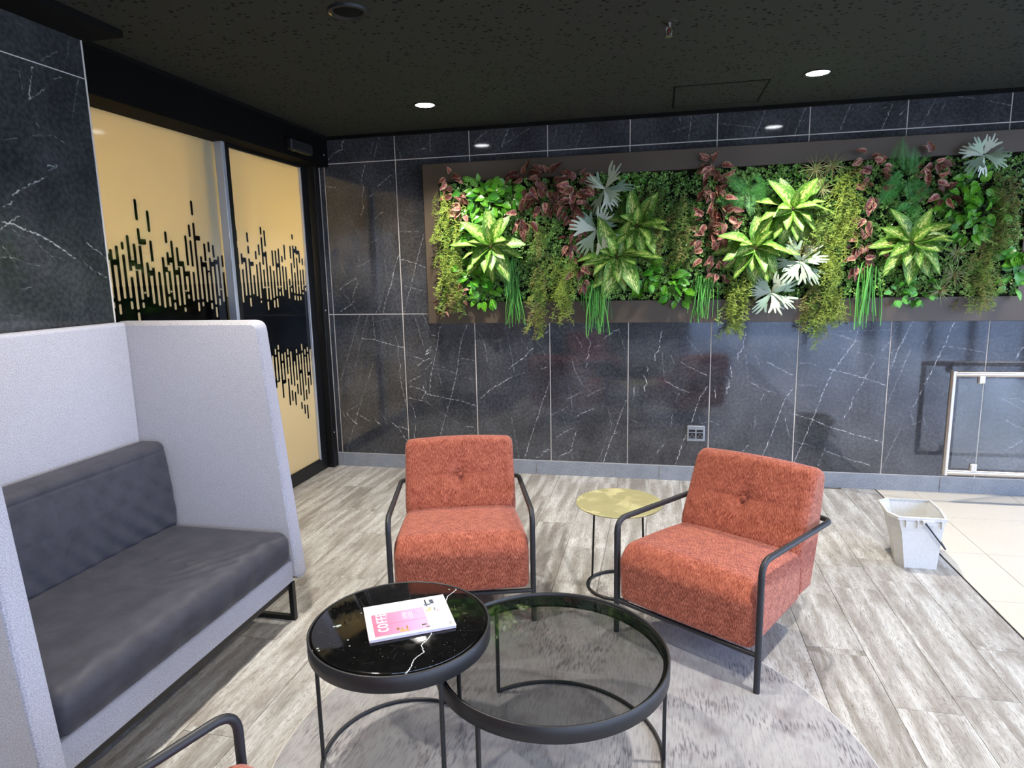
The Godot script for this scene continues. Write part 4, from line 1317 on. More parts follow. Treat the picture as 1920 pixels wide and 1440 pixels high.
func fittings() -> void:
	var t := thing("power_socket", "grey double power socket plate on the stone tiles", "socket", Vector3(2.215, 0.376, 0))
	part(t, "plate", rbox(Vector3(0.132, 0.122, 0.016), 0.014, 4).mesh(), mat(Color(0.60, 0.62, 0.64), 0.28, 0.5), Vector3(0, 0, 0.006))
	for x in [-0.028, 0.028]:
		part(t, "switch", rbox(Vector3(0.046, 0.018, 0.006), 0.002, 1).mesh(), M.socket_hole, Vector3(x, 0.022, 0.0135))
		var o := part(t, "outlet", rbox(Vector3(0.046, 0.044, 0.006), 0.002, 1).mesh(), M.socket_hole, Vector3(x, -0.016, 0.0135))
		for q in [Vector3(0, 0.009, 0.003), Vector3(-0.012, -0.008, 0.003), Vector3(0.012, -0.008, 0.003)]:
			var pin := part(o, "pin_hole", lathe([Vector2(0.0045, 0.0), Vector2(0.0055, 0.0008), Vector2(0.006, 0.0)], 14).mesh(), M.grey_plastic, q)
			pin.rotation.x = PI / 2
	t = thing("data_socket", "small white data socket on the skirting tile", "socket", Vector3(2.232, 0.062, 0.004))
	part(t, "plate", rbox(Vector3(0.066, 0.044, 0.01), 0.003, 2).mesh(), M.white_plastic, Vector3(0, 0, 0.004))
	part(t, "flap", rbox(Vector3(0.046, 0.024, 0.004), 0.002, 1).mesh(), mat(Color(0.78, 0.78, 0.76), 0.4), Vector3(0, 0, 0.0095))
	t = thing("ceiling_speaker", "round black speaker grille set in the ceiling", "speaker", Vector3(0.643, CEIL, 2.272))
	part(t, "trim_ring", lathe([Vector2(0.062, -0.004), Vector2(0.07, -0.012), Vector2(0.082, -0.010), Vector2(0.086, 0.0), Vector2(0.086, 0.003)], 48).mesh(), M.steel_dark)
	part(t, "grille", lathe([Vector2(0.0, -0.0095), Vector2(0.05, -0.008), Vector2(0.063, -0.004)], 48).mesh(), M.black_matte)
	part(t, "clip", rbox(Vector3(0.006, 0.008, 0.02), 0.001, 1).mesh(), mat(Color(0.75, 0.58, 0.30), 0.5), Vector3(-0.072, -0.012, 0.02))
	t = thing("sprinkler", "small fire sprinkler head hanging from the ceiling", "sprinkler", Vector3(1.947, CEIL, 1.78))
	part(t, "rose", lathe([Vector2(0.0, -0.007), Vector2(0.012, -0.007), Vector2(0.028, -0.005), Vector2(0.034, 0.0)], 28).mesh(), M.steel_dark)
	part(t, "stem", lathe([Vector2(0, -0.024), Vector2(0.008, -0.024), Vector2(0.009, -0.006), Vector2(0, -0.006)], 16).mesh(), M.inox)
	for s in [-1.0, 1.0]:
		part(t, "yoke_arm", tube(fillet([Vector3(s * 0.007, -0.022, 0), Vector3(s * 0.013, -0.034, 0), Vector3(s * 0.011, -0.054, 0), Vector3(0, -0.060, 0)], 0.006, 4), 0.0022, 8).mesh(), M.inox)
	part(t, "bulb", lathe([Vector2(0, -0.055), Vector2(0.0025, -0.052), Vector2(0.0025, -0.026), Vector2(0, -0.024)], 10).mesh(), mat(Color(0.55, 0.12, 0.08), 0.1))
	part(t, "deflector", lathe([Vector2(0, -0.064), Vector2(0.016, -0.064), Vector2(0.016, -0.0625), Vector2(0, -0.061)], 20).mesh(), M.inox)
	t = thing("access_panel", "square black access hatch in the ceiling near the tiled wall", "hatch", Vector3(2.27, CEIL, 0.42))
	part(t, "leaf", rbox(Vector3(0.53, 0.006, 0.50), 0.002, 1).mesh(), M.ceiling)
	for q in [[Vector3(0, 0, 0.258), Vector3(0.55, 0.004, 0.012)], [Vector3(0, 0, -0.258), Vector3(0.55, 0.004, 0.012)], [Vector3(0.272, 0, 0), Vector3(0.012, 0.004, 0.528)], [Vector3(-0.272, 0, 0), Vector3(0.012, 0.004, 0.528)]]:
		part(t, "frame", rbox(q[1], 0.001, 1).mesh(), M.black_matte, q[0])

# ---------------------------------------------------------------- green wall
func leaf(length: float, width: float, bow: float, cup: float, widest := 0.42, rows := 8, cols := 5, heart := 0.0, wave := 0.0) -> MB:
	# grows along +y from its base, faces +z; bow bends the tip back, cup folds it along the midrib
	var b := MB.new()
	for r in rows + 1:
		var t := float(r) / rows
		var shape := pow(sin(PI * pow(t, log(0.5) / log(widest))), 0.85) if t > 0.0 and t < 1.0 else 0.0
		if heart > 0.0: shape = maxf(shape, heart * (1.0 - t * 1.6)) if r > 0 else heart * 0.6
		for c in cols:
			var s := 2.0 * c / (cols - 1) - 1.0
			var p := Vector3(s * shape * width / 2, t * length - heart * 0.25 * length * absf(s) * (1.0 - t), 0)
			p.z = -bow * length * t * t + cup * width * absf(s) * shape + wave * width * sin(t * 9.0 + s * 3.0) * absf(s)
			b.vert(p, Vector3(0, 0, 1), Vector2(s * 0.5 + 0.5, t))
	b.grid(cols, rows + 1, 0)
	return b

func leaf_tex(kind: int) -> ImageTexture:
	var w := 128
	var h := 256
	var a := noise_bytes(w, h, 200 + kind, 0.055, 3, 2)
	var b := noise_bytes(w, h, 210 + kind, 0.02, 2)
	var d := PackedByteArray()
	d.resize(w * h * 3)
	for i in w * h:
		var s := absf((i % w + 0.5) / w * 2.0 - 1.0)
		var t := (i / w + 0.5) / h
		var side := fmod(t * 9.0 + s * 1.1 + 10.0, 1.0)
		var rib := 1.0 if s < 0.045 else 0.0
		var n := a[i] / 255.0
		var c: Color
		if kind == 0:   # broad cream and green mottled leaf
			c = Color(0.33, 0.53, 0.17).lerp(Color(0.86, 0.90, 0.52), clampf((n - 0.50 + (0.62 - s) * 0.40) * 3.0, 0, 1))
			c = c.lerp(Color(0.90, 0.92, 0.66), rib * 0.7)
		elif kind == 1: # rose leaf with a pale green edge
			c = Color(0.48, 0.24, 0.22).lerp(Color(0.84, 0.58, 0.54), clampf((b[i] / 255.0 - 0.36) * 2.4, 0, 1))
			c = c.lerp(Color(0.72, 0.70, 0.50), clampf((s - 0.66 + (n - 0.5) * 0.5) * 5.0, 0, 0.85))
			c = c.lerp(Color(0.42, 0.15, 0.15), rib * 0.6 + clampf(0.12 - side, 0, 0.1) * 3.0)
		elif kind == 2: # glossy green leaf splashed with lime
			c = Color(0.20, 0.50, 0.10).lerp(Color(0.60, 0.80, 0.22), clampf((n - 0.46) * 4.0, 0, 1))
			c = c.lerp(Color(0.60, 0.80, 0.30), rib * 0.6)
		else:           # dark wine leaf
			c = Color(0.30, 0.14, 0.12).lerp(Color(0.55, 0.30, 0.26), clampf((b[i] / 255.0 - 0.4) * 2.2, 0, 1))
			c = c.lerp(Color(0.58, 0.54, 0.36), clampf((s - 0.72 + (n - 0.5) * 0.5) * 5.0, 0, 0.7))
		d[i * 3] = int(c.r * 255); d[i * 3 + 1] = int(c.g * 255); d[i * 3 + 2] = int(c.b * 255)
	return picture(w, h, d)

func leaf_mat(col: Color, tex: Texture2D = null, rough := 0.45) -> StandardMaterial3D:
	var m := mat(col, rough)
	m.albedo_texture = tex
	m.backlight_enabled = true
	m.backlight = Color(0.32, 0.34, 0.22)
	return m

func aim(at: Vector3, dir: Vector3, face: Vector3, size := 1.0, roll := 0.0) -> Transform3D:
	var y := dir.normalized()
	var z := (face - y * face.dot(y)).normalized()
	z = z.rotated(y, roll)
	var x := y.cross(z)
	return Transform3D(Basis(x, y, z).scaled_local(Vector3.ONE * size), at)

func put(parent: Node3D, called: String, m: Mesh, material: Material, t: Transform3D) -> MeshInstance3D:
	var o := part(parent, called, m, material)
	o.transform = t
	return o

func rosette(at: Vector3, r: float, seed_: int, label: String, meshes: Array, spread: Vector2) -> void:
	var t := thing("variegated_rosette", label, "plant", at, 0, "variegated rosette plants in the green wall")
	rng.seed = seed_
	var n := 21
	for i in n:
		var a := TAU * i / n + rng.randf_range(-0.3, 0.3)
		var ring := i % 3
		var el: float = [0.28, 0.5, 0.9][ring] + rng.randf_range(-0.1, 0.1)
		var l: float = r * [1.0, 0.92, 0.72][ring] * rng.randf_range(0.85, 1.08)
		var dir := Vector3(cos(a) * cos(el) * spread.x, sin(a) * cos(el) * spread.y, sin(el))
		dir.y -= 0.16
		put(t, "leaf", meshes[i % meshes.size()], M.mottled, aim(Vector3(cos(a), sin(a), 0) * 0.012 + Vector3(0, 0, 0.01 * ring), dir, Vector3(0, 0.9 * absf(cos(a)) + 0.15, 0.9), l, rng.randf_range(-0.5, 0.5)))
	put(t, "stem", tube(PackedVector3Array([Vector3(0, -0.01, -0.07), Vector3(0, 0, 0.015)]), 0.011, 8).mesh(), M.stem, Transform3D.IDENTITY)

func frond_mesh(seed_: int) -> ArrayMesh:
	# staghorn: a wedge that forks into blunt fingers
	rng.seed = seed_
	var b := MB.new()
	var ribbon := func(p: Array, wd: Array, lift: float) -> void:
		var k := b.v.size()
		for i in p.size():
			var d: Vector2 = (p[mini(i + 1, p.size() - 1)] - p[maxi(i - 1, 0)]).normalized()
			for s in 3:
				var q: Vector2 = p[i] + d.orthogonal() * (s - 1.0) * wd[i] * 0.5
				b.vert(Vector3(q.x, q.y, -0.34 * q.y * q.y + 0.5 * q.x * q.x - absf(s - 1.0) * wd[i] * 0.12 + lift), Vector3(0, 0.6 * q.y, 1).normalized(), q)
		b.grid(3, p.size(), k)
	ribbon.call([Vector2.ZERO, Vector2(0, 0.15), Vector2(0, 0.3), Vector2(0, 0.46), Vector2(0, 0.60)], [0.09, 0.17, 0.29, 0.42, 0.34], 0.0)
	for i in 5:
		var a := lerpf(2.3, 0.84, i / 4.0) + rng.randf_range(-0.08, 0.08)
		var l := rng.randf_range(0.34, 0.52)
		var p0 := Vector2(lerpf(-0.15, 0.15, i / 4.0), 0.46 + 0.06 * (1.0 - absf(i - 2.0) / 2.0))
		var p1 := p0 + Vector2(cos(a), sin(a)) * l * 0.5
		var a2 := a + rng.randf_range(-0.35, 0.35)
		var p2 := p1 + Vector2(cos(a2), sin(a2)) * l * 0.5
		ribbon.call([p0, (p0 + p1) / 2, p1, (p1 + p2) / 2, p2], [0.15, 0.13, 0.105, 0.09, 0.05], 0.002 * (i + 1))
	return b.mesh()

func staghorn(at: Vector3, r: float, seed_: int, label: String, meshes: Array) -> void:
	var t := thing("staghorn_fern", label, "plant", at, 0, "staghorn ferns in the green wall")
	rng.seed = seed_
	for i in 7:
		var a := TAU * i / 7 + rng.randf_range(-0.25, 0.25) + 0.3
		var el := rng.randf_range(0.1, 0.8)
		var dir := Vector3(cos(a) * cos(el), sin(a) * cos(el), sin(el))
		put(t, "frond", meshes[i % meshes.size()], M.silver if i % 2 else M.silver2, aim(Vector3(0, 0, 0.005 * i), dir, Vector3(0, 0.2, 1), r * rng.randf_range(0.85, 1.2), rng.randf_range(-0.8, 0.8)).scaled_local(Vector3(0.72, 0.92, 0.92)))
	put(t, "crown", rbox(Vector3(0.03, 0.03, 0.03), 0.012, 3).mesh(), M.stem, Transform3D.IDENTITY)

func strand_mesh(seed_: int, length: float) -> ArrayMesh:
	# a hanging stem with short side twigs, all set with needles
	rng.seed = seed_
	var b := MB.new()
	var p := Vector3.ZERO
	var drift := rng.randf() * TAU
	var steps := int(length / 0.009)
	var needle := func(q: Vector3, d: Vector3, l: float) -> void:
		var s := d.cross(Vector3(rng.randf_range(-1, 1), rng.randf_range(-1, 1), rng.randf_range(-1, 1))).normalized() * 0.0017
		var nn := (Vector3(0, 0.4, 1) + d * 0.5).normalized()
		var e := b.vert(q - s, nn)
		b.vert(q + s, nn); b.vert(q + d * l + s * 0.6, nn); b.vert(q + d * l - s * 0.6, nn)
		b.quad(e, e + 1, e + 2, e + 3)
	for i in steps:
		drift += rng.randf_range(-0.5, 0.5)
		var q := p + Vector3(cos(drift) * 0.55, -1, sin(drift) * 0.4).normalized() * 0.009
		needle.call(p, (q - p).normalized(), 0.0095)
		p = q
		var a := rng.randf() * TAU
		var twig := Vector3(cos(a), rng.randf_range(-0.75, 0.15), sin(a) * 0.7 + 0.2).normalized()
		var l := rng.randf_range(0.012, 0.034)
		needle.call(p, twig, l)
		for k in 5:
			var at := p + twig * l * (0.3 + 0.16 * k)
			var d := (twig + Vector3(rng.randf_range(-1, 1), rng.randf_range(-0.8, 1.0), rng.randf_range(-0.8, 1)) * 0.9).normalized()
			needle.call(at, d, rng.randf_range(0.006, 0.013))
	return b.mesh()

func moss(x: float, y0: float, y1: float, w: float, seed_: int, label: String, meshes: Array, mats: Array, out := 0.08) -> void:
	var t := thing("trailing_moss", label, "plant", Vector3(x, y0, out), 0, "trailing feathery plants in the green wall")
	rng.seed = seed_
	var h := y0 - y1
	var n := int(16 + h * w * 380)
	for i in n:
		var k := rng.randi_range(0, meshes.size() - 1)
		var l: float = [0.10, 0.16, 0.22][k % 3]
		var s := pow(rng.randf(), 0.8)
		var y := -s * maxf(h - l * 0.8, 0.02)
		var taper := 1.0 - 0.55 * pow(s, 2.0)
		var px := rng.randf_range(-0.5, 0.5) * w * taper * 0.85
		var o := part(t, "strand", meshes[k], mats[rng.randi_range(0, mats.size() - 1)], Vector3(px, y, rng.randf_range(-0.03, 0.035)))
		o.rotation = Vector3(rng.randf_range(-0.12, 0.05), rng.randf_range(-0.6, 0.6), rng.randf_range(-0.22, 0.22))
		o.scale = Vector3.ONE * rng.randf_range(0.85, 1.15)

func blade_mesh(seed_: int) -> ArrayMesh:
	# a green whip that rises a little, bends over and hangs
	rng.seed = seed_
	var p := PackedVector3Array()
	var side := rng.randf_range(-0.34, 0.34)
	for i in 9:
		var t := i / 8.0
		p.append(Vector3(side * (1.0 - exp(-3.0 * t)) + 0.03 * sin(t * 5.0 + seed_), 0.22 * sin(PI * minf(t * 2.4, 1.0)) * (1 - t) - t * t * 0.9 - t * 0.1, 0.22 * sin(PI * minf(t * 1.3, 1.0) * 0.5)))
	return tube(p, 0.0105, 5).mesh()

func whips(x: float, y0: float, y1: float, w: float, seed_: int, label: String, meshes: Array) -> void:
	var t := thing("whip_plant", label, "plant", Vector3(x, y0, 0.08), 0, "hanging green whip plants in the green wall")
	rng.seed = seed_
	var h := y0 - y1
	for i in 30:
		var o := part(t, "blade", meshes[rng.randi_range(0, meshes.size() - 1)], [M.whip, M.whip, M.whip2][i % 3], Vector3(rng.randf_range(-0.25, 0.25) * w, rng.randf_range(-0.03, 0.0), rng.randf_range(-0.02, 0.02)))
		var s := h * rng.randf_range(0.65, 1.05)
		o.scale = Vector3(s * rng.randf_range(0.7, 1.2), s, s * 0.7) if s > 0.14 else Vector3.ONE * s
		o.rotation = Vector3(0, rng.randf_range(-0.9, 0.9), rng.randf_range(-0.14, 0.14))

func cluster(called: String, at: Array, seed_: int, label: String, group: String, meshes: Array, mats: Array, size: Vector2, density: float, leaf_name := "leaf") -> void:
	# a plant of loose leaves round several growing points [x, y, radius]
	var c := Vector2.ZERO
	for p in at: c += Vector2(p[0], p[1]) / at.size()
	var t := thing(called, label, "plant", Vector3(c.x, c.y, 0.09), 0, group)
	rng.seed = seed_
	var stems := MB.new()
	for p in at:
		var mid := Vector3(p[0] - c.x, p[1] - c.y, 0.0)
		var n := maxi(int(density * pow(p[2] / 0.08, 1.35)), 4)
		for i in n:
			var a := rng.randf() * TAU
			var rr: float = sqrt(rng.randf()) * p[2]
			var q := mid + Vector3(cos(a) * rr, sin(a) * rr, rng.randf_range(-0.03, 0.05) + 0.03 * (1.0 - rr / p[2]))
			var dir := Vector3(cos(a) * 0.8, sin(a) * 0.6 - 0.35, rng.randf_range(0.0, 0.5))
			put(t, leaf_name, meshes[rng.randi_range(0, meshes.size() - 1)], mats[rng.randi_range(0, mats.size() - 1)], aim(q, dir, Vector3(rng.randf_range(-0.7, 0.7), rng.randf_range(-0.2, 0.9), 1), rng.randf_range(size.x, size.y), rng.randf_range(-0.7, 0.7)))
			if i % 2 == 0:
				stems.join(tube(PackedVector3Array([mid + Vector3(0, 0, -0.05), (mid + q) / 2 + Vector3(0, 0, -0.01), q]), 0.0016, 5), Transform3D.IDENTITY)
	part(t, "stems", stems.mesh(), M.stem).set_meta("kind", "stuff")

func fern(at: Vector3, r: float, seed_: int, label: String, meshes: Array) -> void:
	var t := thing("lacy_fern", label, "plant", at, 0, "lacy ferns in the green wall")
	rng.seed = seed_
	for i in 13:
		var a := rng.randf_range(-2.9, 0.1) - 0.2 if i % 3 else rng.randf_range(0.2, 2.9)
		var el := rng.randf_range(0.05, 0.6)
		var dir := Vector3(cos(a) * cos(el), sin(a) * cos(el), sin(el))
		put(t, "frond", meshes[i % meshes.size()], M.fern if i % 2 else M.fern2, aim(Vector3(rng.randf_range(-0.3, 0.3) * r, rng.randf_range(-0.1, 0.35) * r, rng.randf_range(-0.02, 0.03)), dir, Vector3(0, 0.3, 1), r * rng.randf_range(0.8, 1.2), rng.randf_range(-0.4, 0.4)))

func fern_frond(seed_: int) -> ArrayMesh:
	# twice divided: side shoots set with narrow leaflets
	rng.seed = seed_
	var b := tube(PackedVector3Array([Vector3.ZERO, Vector3(0, 0.5, 0.03), Vector3(0, 1.0, -0.12)]), 0.008, 4)
	var lf := leaf(1.0, 0.42, 0.1, 0.0, 0.4, 2, 3)
	for i in 15:
		var t := 0.1 + 0.88 * i / 15.0
		for s in [-1.0, 1.0]:
			var l := 0.22 * sin(PI * (0.22 + 0.76 * t)) + 0.03
			var q := Vector3(0, t, 0.06 * sin(PI * t) - 0.12 * t * t)
			var dir := Vector3(s, 0.5, rng.randf_range(-0.1, 0.2)).normalized()
			for k in 5:
				for e in [-1.0, 1.0]:
					b.join(lf, aim(q + dir * l * (0.18 + 0.17 * k), (dir + Vector3(-e * dir.y, e * dir.x, 0.1) * 0.9), Vector3(0, 0, 1), l * 0.19 * (1.15 - 0.15 * k)))
	return b.mesh()

func air_plant(at: Vector3, r: float, seed_: int, label: String, meshes: Array) -> void:
	var t := thing("air_plant", label, "plant", at, 0, "spiky air plants in the green wall")
	rng.seed = seed_
	for i in 22:
		var a := TAU * i / 22 + rng.randf_range(-0.12, 0.12)
		var el := rng.randf_range(0.1, 0.9)
		put(t, "blade", meshes[i % meshes.size()], M.airy if i % 2 else M.airy2, aim(Vector3.ZERO, Vector3(cos(a) * cos(el), sin(a) * cos(el), sin(el)), Vector3(0, 0.1, 1), r * rng.randf_range(0.85, 1.2)))

func green_wall() -> void:
	var t := thing("planter_frame", "wide dark bronze frame on the tiled wall holding the plants", "planter", Vector3(0, 0, 0))
	var fx := [0.148, 4.345]
	var fy := [1.219, 2.431]
	bar(t, "back_board", Vector3(0.2, 1.3, 0.002), Vector3(4.3, 2.4, 0.018), mat(Color(0.06, 0.08, 0.04), 0.95))
	bar(t, "top_rail", Vector3(fx[0], 2.292, 0.002), Vector3(fx[1], fy[1], 0.06), M.frame, 0.003)
	bar(t, "bottom_rail", Vector3(fx[0], fy[0], 0.002), Vector3(fx[1], 1.383, 0.06), M.frame, 0.003)
	bar(t, "side_rail", Vector3(fx[0], 1.383, 0.002), Vector3(0.272, 2.292, 0.06), M.frame, 0.003)
	bar(t, "side_rail", Vector3(4.222, 1.383, 0.002), Vector3(fx[1], 2.292, 0.06), M.frame, 0.003)
	M.mottled = leaf_mat(Color.WHITE, leaf_tex(0))
	M.rose = leaf_mat(Color.WHITE, leaf_tex(1), 0.5)
	M.wine = leaf_mat(Color.WHITE, leaf_tex(3), 0.5)
	M.lime = leaf_mat(Color.WHITE, leaf_tex(2), 0.35)
	M.leafy = leaf_mat(Color(0.22, 0.50, 0.10), null, 0.35)
	M.silver = leaf_mat(Color(0.76, 0.81, 0.74))
	M.silver2 = leaf_mat(Color(0.64, 0.73, 0.62))
	M.stem = mat(Color(0.30, 0.24, 0.12), 0.8)
	M.whip = leaf_mat(Color(0.40, 0.70, 0.30))
	M.whip2 = leaf_mat(Color(0.26, 0.56, 0.20))
	M.fern = leaf_mat(Color(0.22, 0.50, 0.20))
	M.fern2 = leaf_mat(Color(0.28, 0.58, 0.27))
	M.airy = leaf_mat(Color(0.48, 0.54, 0.30))
	M.airy2 = leaf_mat(Color(0.42, 0.36, 0.20))
	# ---- filling: small round leaves, too many to count
	rng.seed = 500
	var sprig := MB.new()
	var lf := leaf(1.0, 0.85, 0.12, 0.05, 0.5, 3, 3)
	for i in 6:
		var a := rng.randf() * TAU
		sprig.join(lf, aim(Vector3(rng.randf_range(-0.5, 0.5), rng.randf_range(-0.5, 0.5), rng.randf_range(-0.2, 0.3)), Vector3(cos(a), sin(a) - 0.2, rng.randf_range(0.1, 0.7)), Vector3(0, 0.4, 1), rng.randf_range(0.7, 1.0)))
	var mm := MultiMesh.new()
	mm.transform_format = MultiMesh.TRANSFORM_3D
	mm.use_colors = true
	mm.mesh = sprig.mesh()
	mm.instance_count = 9500
	var patch := FastNoiseLite.new()
	patch.seed = 9; patch.frequency = 1.3
	for i in mm.instance_count:
		var x := rng.randf_range(0.285, 4.205)
		var y := rng.randf_range(1.395, 2.28)
		var s := rng.randf_range(0.011, 0.021)
		var k := clampf(0.5 + patch.get_noise_2d(x, y) * 0.9, 0, 1)
		var a := rng.randf_range(-0.7, 0.7)
		mm.set_instance_transform(i, Transform3D(Basis(Vector3(0, 0, 1), rng.randf() * TAU).rotated(Vector3.RIGHT, a).rotated(Vector3.UP, rng.randf_range(-0.6, 0.6)).scaled(Vector3.ONE * s), Vector3(x, y, rng.randf_range(0.03, 0.10))))
		var c := Color(0.06, 0.18, 0.03).lerp(Color(0.30, 0.55, 0.12), clampf(k * 0.8 + rng.randf_range(-0.3, 0.35), 0, 1))
		mm.set_instance_color(i, c)
	var fill := MultiMeshInstance3D.new()
	fill.name = "small_leaf_filling"
	fill.multimesh = mm
	var fm := leaf_mat(Color.WHITE, null, 0.4)
	fm.vertex_color_use_as_albedo = true
	fill.material_override = fm
	add_child(fill)
	tag(fill, "dense small round green leaves filling the planted frame", "foliage", "", "stuff")
	# ---- shared leaf shapes, one unit long
	var broad := []
	for i in 4: broad.append(leaf(1.0, 0.36 + 0.03 * i, 0.16 + 0.07 * i, 0.15, 0.45, 10, 5, 0.0, 0.04).mesh(true))
	var fronds := []
	for i in 4: fronds.append(frond_mesh(600 + i))
	var strands := []
	for i in 6: strands.append(strand_mesh(620 + i, [0.10, 0.16, 0.22][i % 3]))
	var blades := []
	for i in 7: blades.append(blade_mesh(640 + i))
	var arrow := []
	for i in 3: arrow.append(leaf(1.0, 0.56, 0.12 + 0.16 * i, 0.26, 0.33, 7, 5, 0.12, 0.05).mesh(true))
	var heart := []
	for i in 3: heart.append(leaf(1.0, 0.72, 0.12 + 0.1 * i, 0.12, 0.40, 6, 5, 0.35, 0.02).mesh(true))
	var lace := []
	for i in 3: lace.append(fern_frond(660 + i))
	var spikes := []
	for i in 4: spikes.append(leaf(1.0, 0.055, 0.25 + 0.15 * i, 0.1, 0.2, 7, 3).mesh(true))
	# ---- the plants
	var R := [[0.688, 1.802, 0.29, "at the far left of the green wall"], [1.625, 1.699, 0.30, "below the two left staghorn ferns"], [1.768, 1.909, 0.26, "right of the left staghorn ferns, among feathery strands"], [2.571, 1.736, 0.27, "in the middle, just above the lower white staghorn fern"], [2.802, 1.986, 0.25, "in the middle, highest of the rosettes"], [3.549, 1.740, 0.27, "alone in the right third of the green wall"]]
	for i in R.size():
		rosette(Vector3(R[i][0], R[i][1], 0.115), R[i][2], 700 + i, "green and cream variegated rosette plant " + R[i][3], broad, Vector2.ONE)
	var S := [[1.539, 2.178, 0.20, "grey-green staghorn fern at the top left, under the bronze rail"], [1.482, 1.893, 0.215, "grey-green staghorn fern just below the top left one"], [2.870, 1.634, 0.18, "whitish staghorn fern right of the middle rosette"], [2.689, 1.426, 0.175, "whitish staghorn fern hanging over the lower bronze rail"], [3.916, 2.271, 0.17, "whitish staghorn fern under the top rail at the right"]]
	for i in S.size():
		staghorn(Vector3(S[i][0], S[i][1], 0.12), S[i][2], 720 + i, S[i][3], fronds)
	var tone := [leaf_mat(Color(0.58, 0.66, 0.25), null, 0.7), leaf_mat(Color(0.52, 0.62, 0.24), null, 0.7), leaf_mat(Color(0.43, 0.55, 0.22), null, 0.7), leaf_mat(Color(0.52, 0.50, 0.25), null, 0.7), leaf_mat(Color(0.32, 0.44, 0.19), null, 0.7)]
	var yellow := [tone[0], tone[0], tone[1]]
	var olive := [tone[1], tone[2], tone[3]]
	var dim := [tone[2], tone[4], tone[3]]
	var V := [[0.361, 2.272, 1.43, 0.25, yellow, "yellow-green feathery plant trailing down the left end of the green wall"], [0.38, 1.62, 1.285, 0.17, olive, "olive feathery tuft at the lower left corner of the frame"], [1.051, 1.992, 1.095, 0.15, olive, "longest olive feathery strand, hanging below the frame at the left"], [1.227, 1.755, 1.212, 0.19, yellow, "yellow-green feathery plant hanging left of the second rosette"], [1.839, 2.22, 1.625, 0.34, dim, "dull olive feathery plant behind the upper left rosette"], [2.078, 2.15, 1.574, 0.22, dim, "dull green feathery plant left of the middle red plant"], [2.469, 1.622, 1.116, 0.18, yellow, "yellow-green feathery plant hanging over the lower rail below the middle red plant"], [2.969, 2.025, 1.70, 0.18, olive, "olive feathery plant right of the highest rosette"], [3.06, 1.881, 1.46, 0.18, yellow, "yellow-green feathery plant right of the upper white staghorn fern"], [2.992, 1.599, 1.067, 0.17, olive, "olive feathery strand hanging lowest below the frame in the middle"], [3.099, 1.489, 1.189, 0.12, yellow, "small yellow-green feathery tuft over the lower rail in the middle"], [3.144, 2.264, 1.73, 0.21, yellow, "yellow-green feathery plant left of the right red plant"], [4.081, 2.239, 1.675, 0.20, olive, "olive feathery plant at the right end below the white staghorn fern"], [3.984, 1.814, 1.256, 0.17, olive, "olive feathery plant drooping over the lower rail at the right end"]]
	for i in V.size():
		var v: Array = V[i]
		moss(v[0], v[1], v[2], v[3], 740 + i, v[5], strands, v[4], 0.095 if v[4] != dim else 0.085)
	var W := [[0.834, 1.69, 1.44, 0.13, "green whip plant under the far left rosette"], [0.866, 1.47, 1.222, 0.12, "green whip plant hanging over the lower rail at the left"], [1.431, 1.52, 1.29, 0.10, "slim green whip plant over the lower rail under the second rosette"], [1.513, 1.49, 1.155, 0.14, "fullest green whip plant hanging below the frame under the second rosette"], [2.246, 1.53, 1.238, 0.22, "green whip plant over the lower rail under the middle red plant"], [3.305, 1.58, 1.189, 0.17, "green whip plant over the lower rail left of the right rosette"]]
	for i in W.size():
		whips(W[i][0], W[i][1], W[i][2], W[i][3], 760 + i, W[i][4], blades)
	var reds := "red leaved plants in the green wall"
	var mix := [M.rose, M.rose, M.wine]
	cluster("red_leaf_plant", [[0.376, 2.310, 0.059], [0.425, 2.172, 0.075], [0.472, 2.073, 0.065]], 780, "red leaved plant climbing over the top left corner of the frame", reds, arrow, mix, Vector2(0.055, 0.085), 15)
	cluster("red_leaf_plant", [[0.956, 2.281, 0.10], [1.133, 2.235, 0.112], [1.328, 2.207, 0.118], [1.112, 2.123, 0.112], [0.931, 2.016, 0.106], [1.308, 2.077, 0.095]], 781, "large red leaved plant spreading left of the top left staghorn fern", reds, arrow, [M.rose, M.wine, M.wine], Vector2(0.06, 0.105), 15)
	cluster("red_leaf_plant", [[1.346, 1.924, 0.07], [1.287, 1.811, 0.063], [1.345, 1.636, 0.07], [1.376, 1.539, 0.05]], 782, "red leaved plant trailing down left of the second rosette", reds, arrow, mix, Vector2(0.055, 0.085), 13)
	cluster("red_leaf_plant", [[0.293, 1.415, 0.06], [0.428, 1.434, 0.05], [0.293, 1.312, 0.034]], 783, "small red leaved plant at the lower left corner of the frame", reds, arrow, mix, Vector2(0.045, 0.07), 11)
	cluster("red_leaf_plant", [[2.271, 2.287, 0.087], [2.284, 2.179, 0.086], [2.313, 2.053, 0.093], [2.245, 1.911, 0.079], [2.369, 1.960, 0.079], [2.247, 1.837, 0.087], [2.391, 1.833, 0.064], [2.288, 1.689, 0.087], [2.327, 1.577, 0.058]], 784, "tall red leaved plant running down the middle of the green wall", reds, arrow, mix, Vector2(0.055, 0.09), 13)
	cluster("red_leaf_plant", [[3.265, 2.284, 0.06], [3.303, 2.198, 0.07], [3.296, 2.062, 0.075], [3.263, 1.909, 0.052], [3.241, 1.735, 0.066], [3.36, 1.721, 0.046], [3.235, 1.629, 0.066]], 785, "tall red leaved plant running down left of the right rosette", reds, arrow, mix, Vector2(0.055, 0.085), 13)
	cluster("red_leaf_plant", [[3.646, 2.247, 0.075], [3.641, 2.114, 0.07], [3.724, 2.043, 0.056]], 786, "red leaved plant under the top rail left of the right staghorn fern", reds, arrow, mix, Vector2(0.055, 0.085), 15)
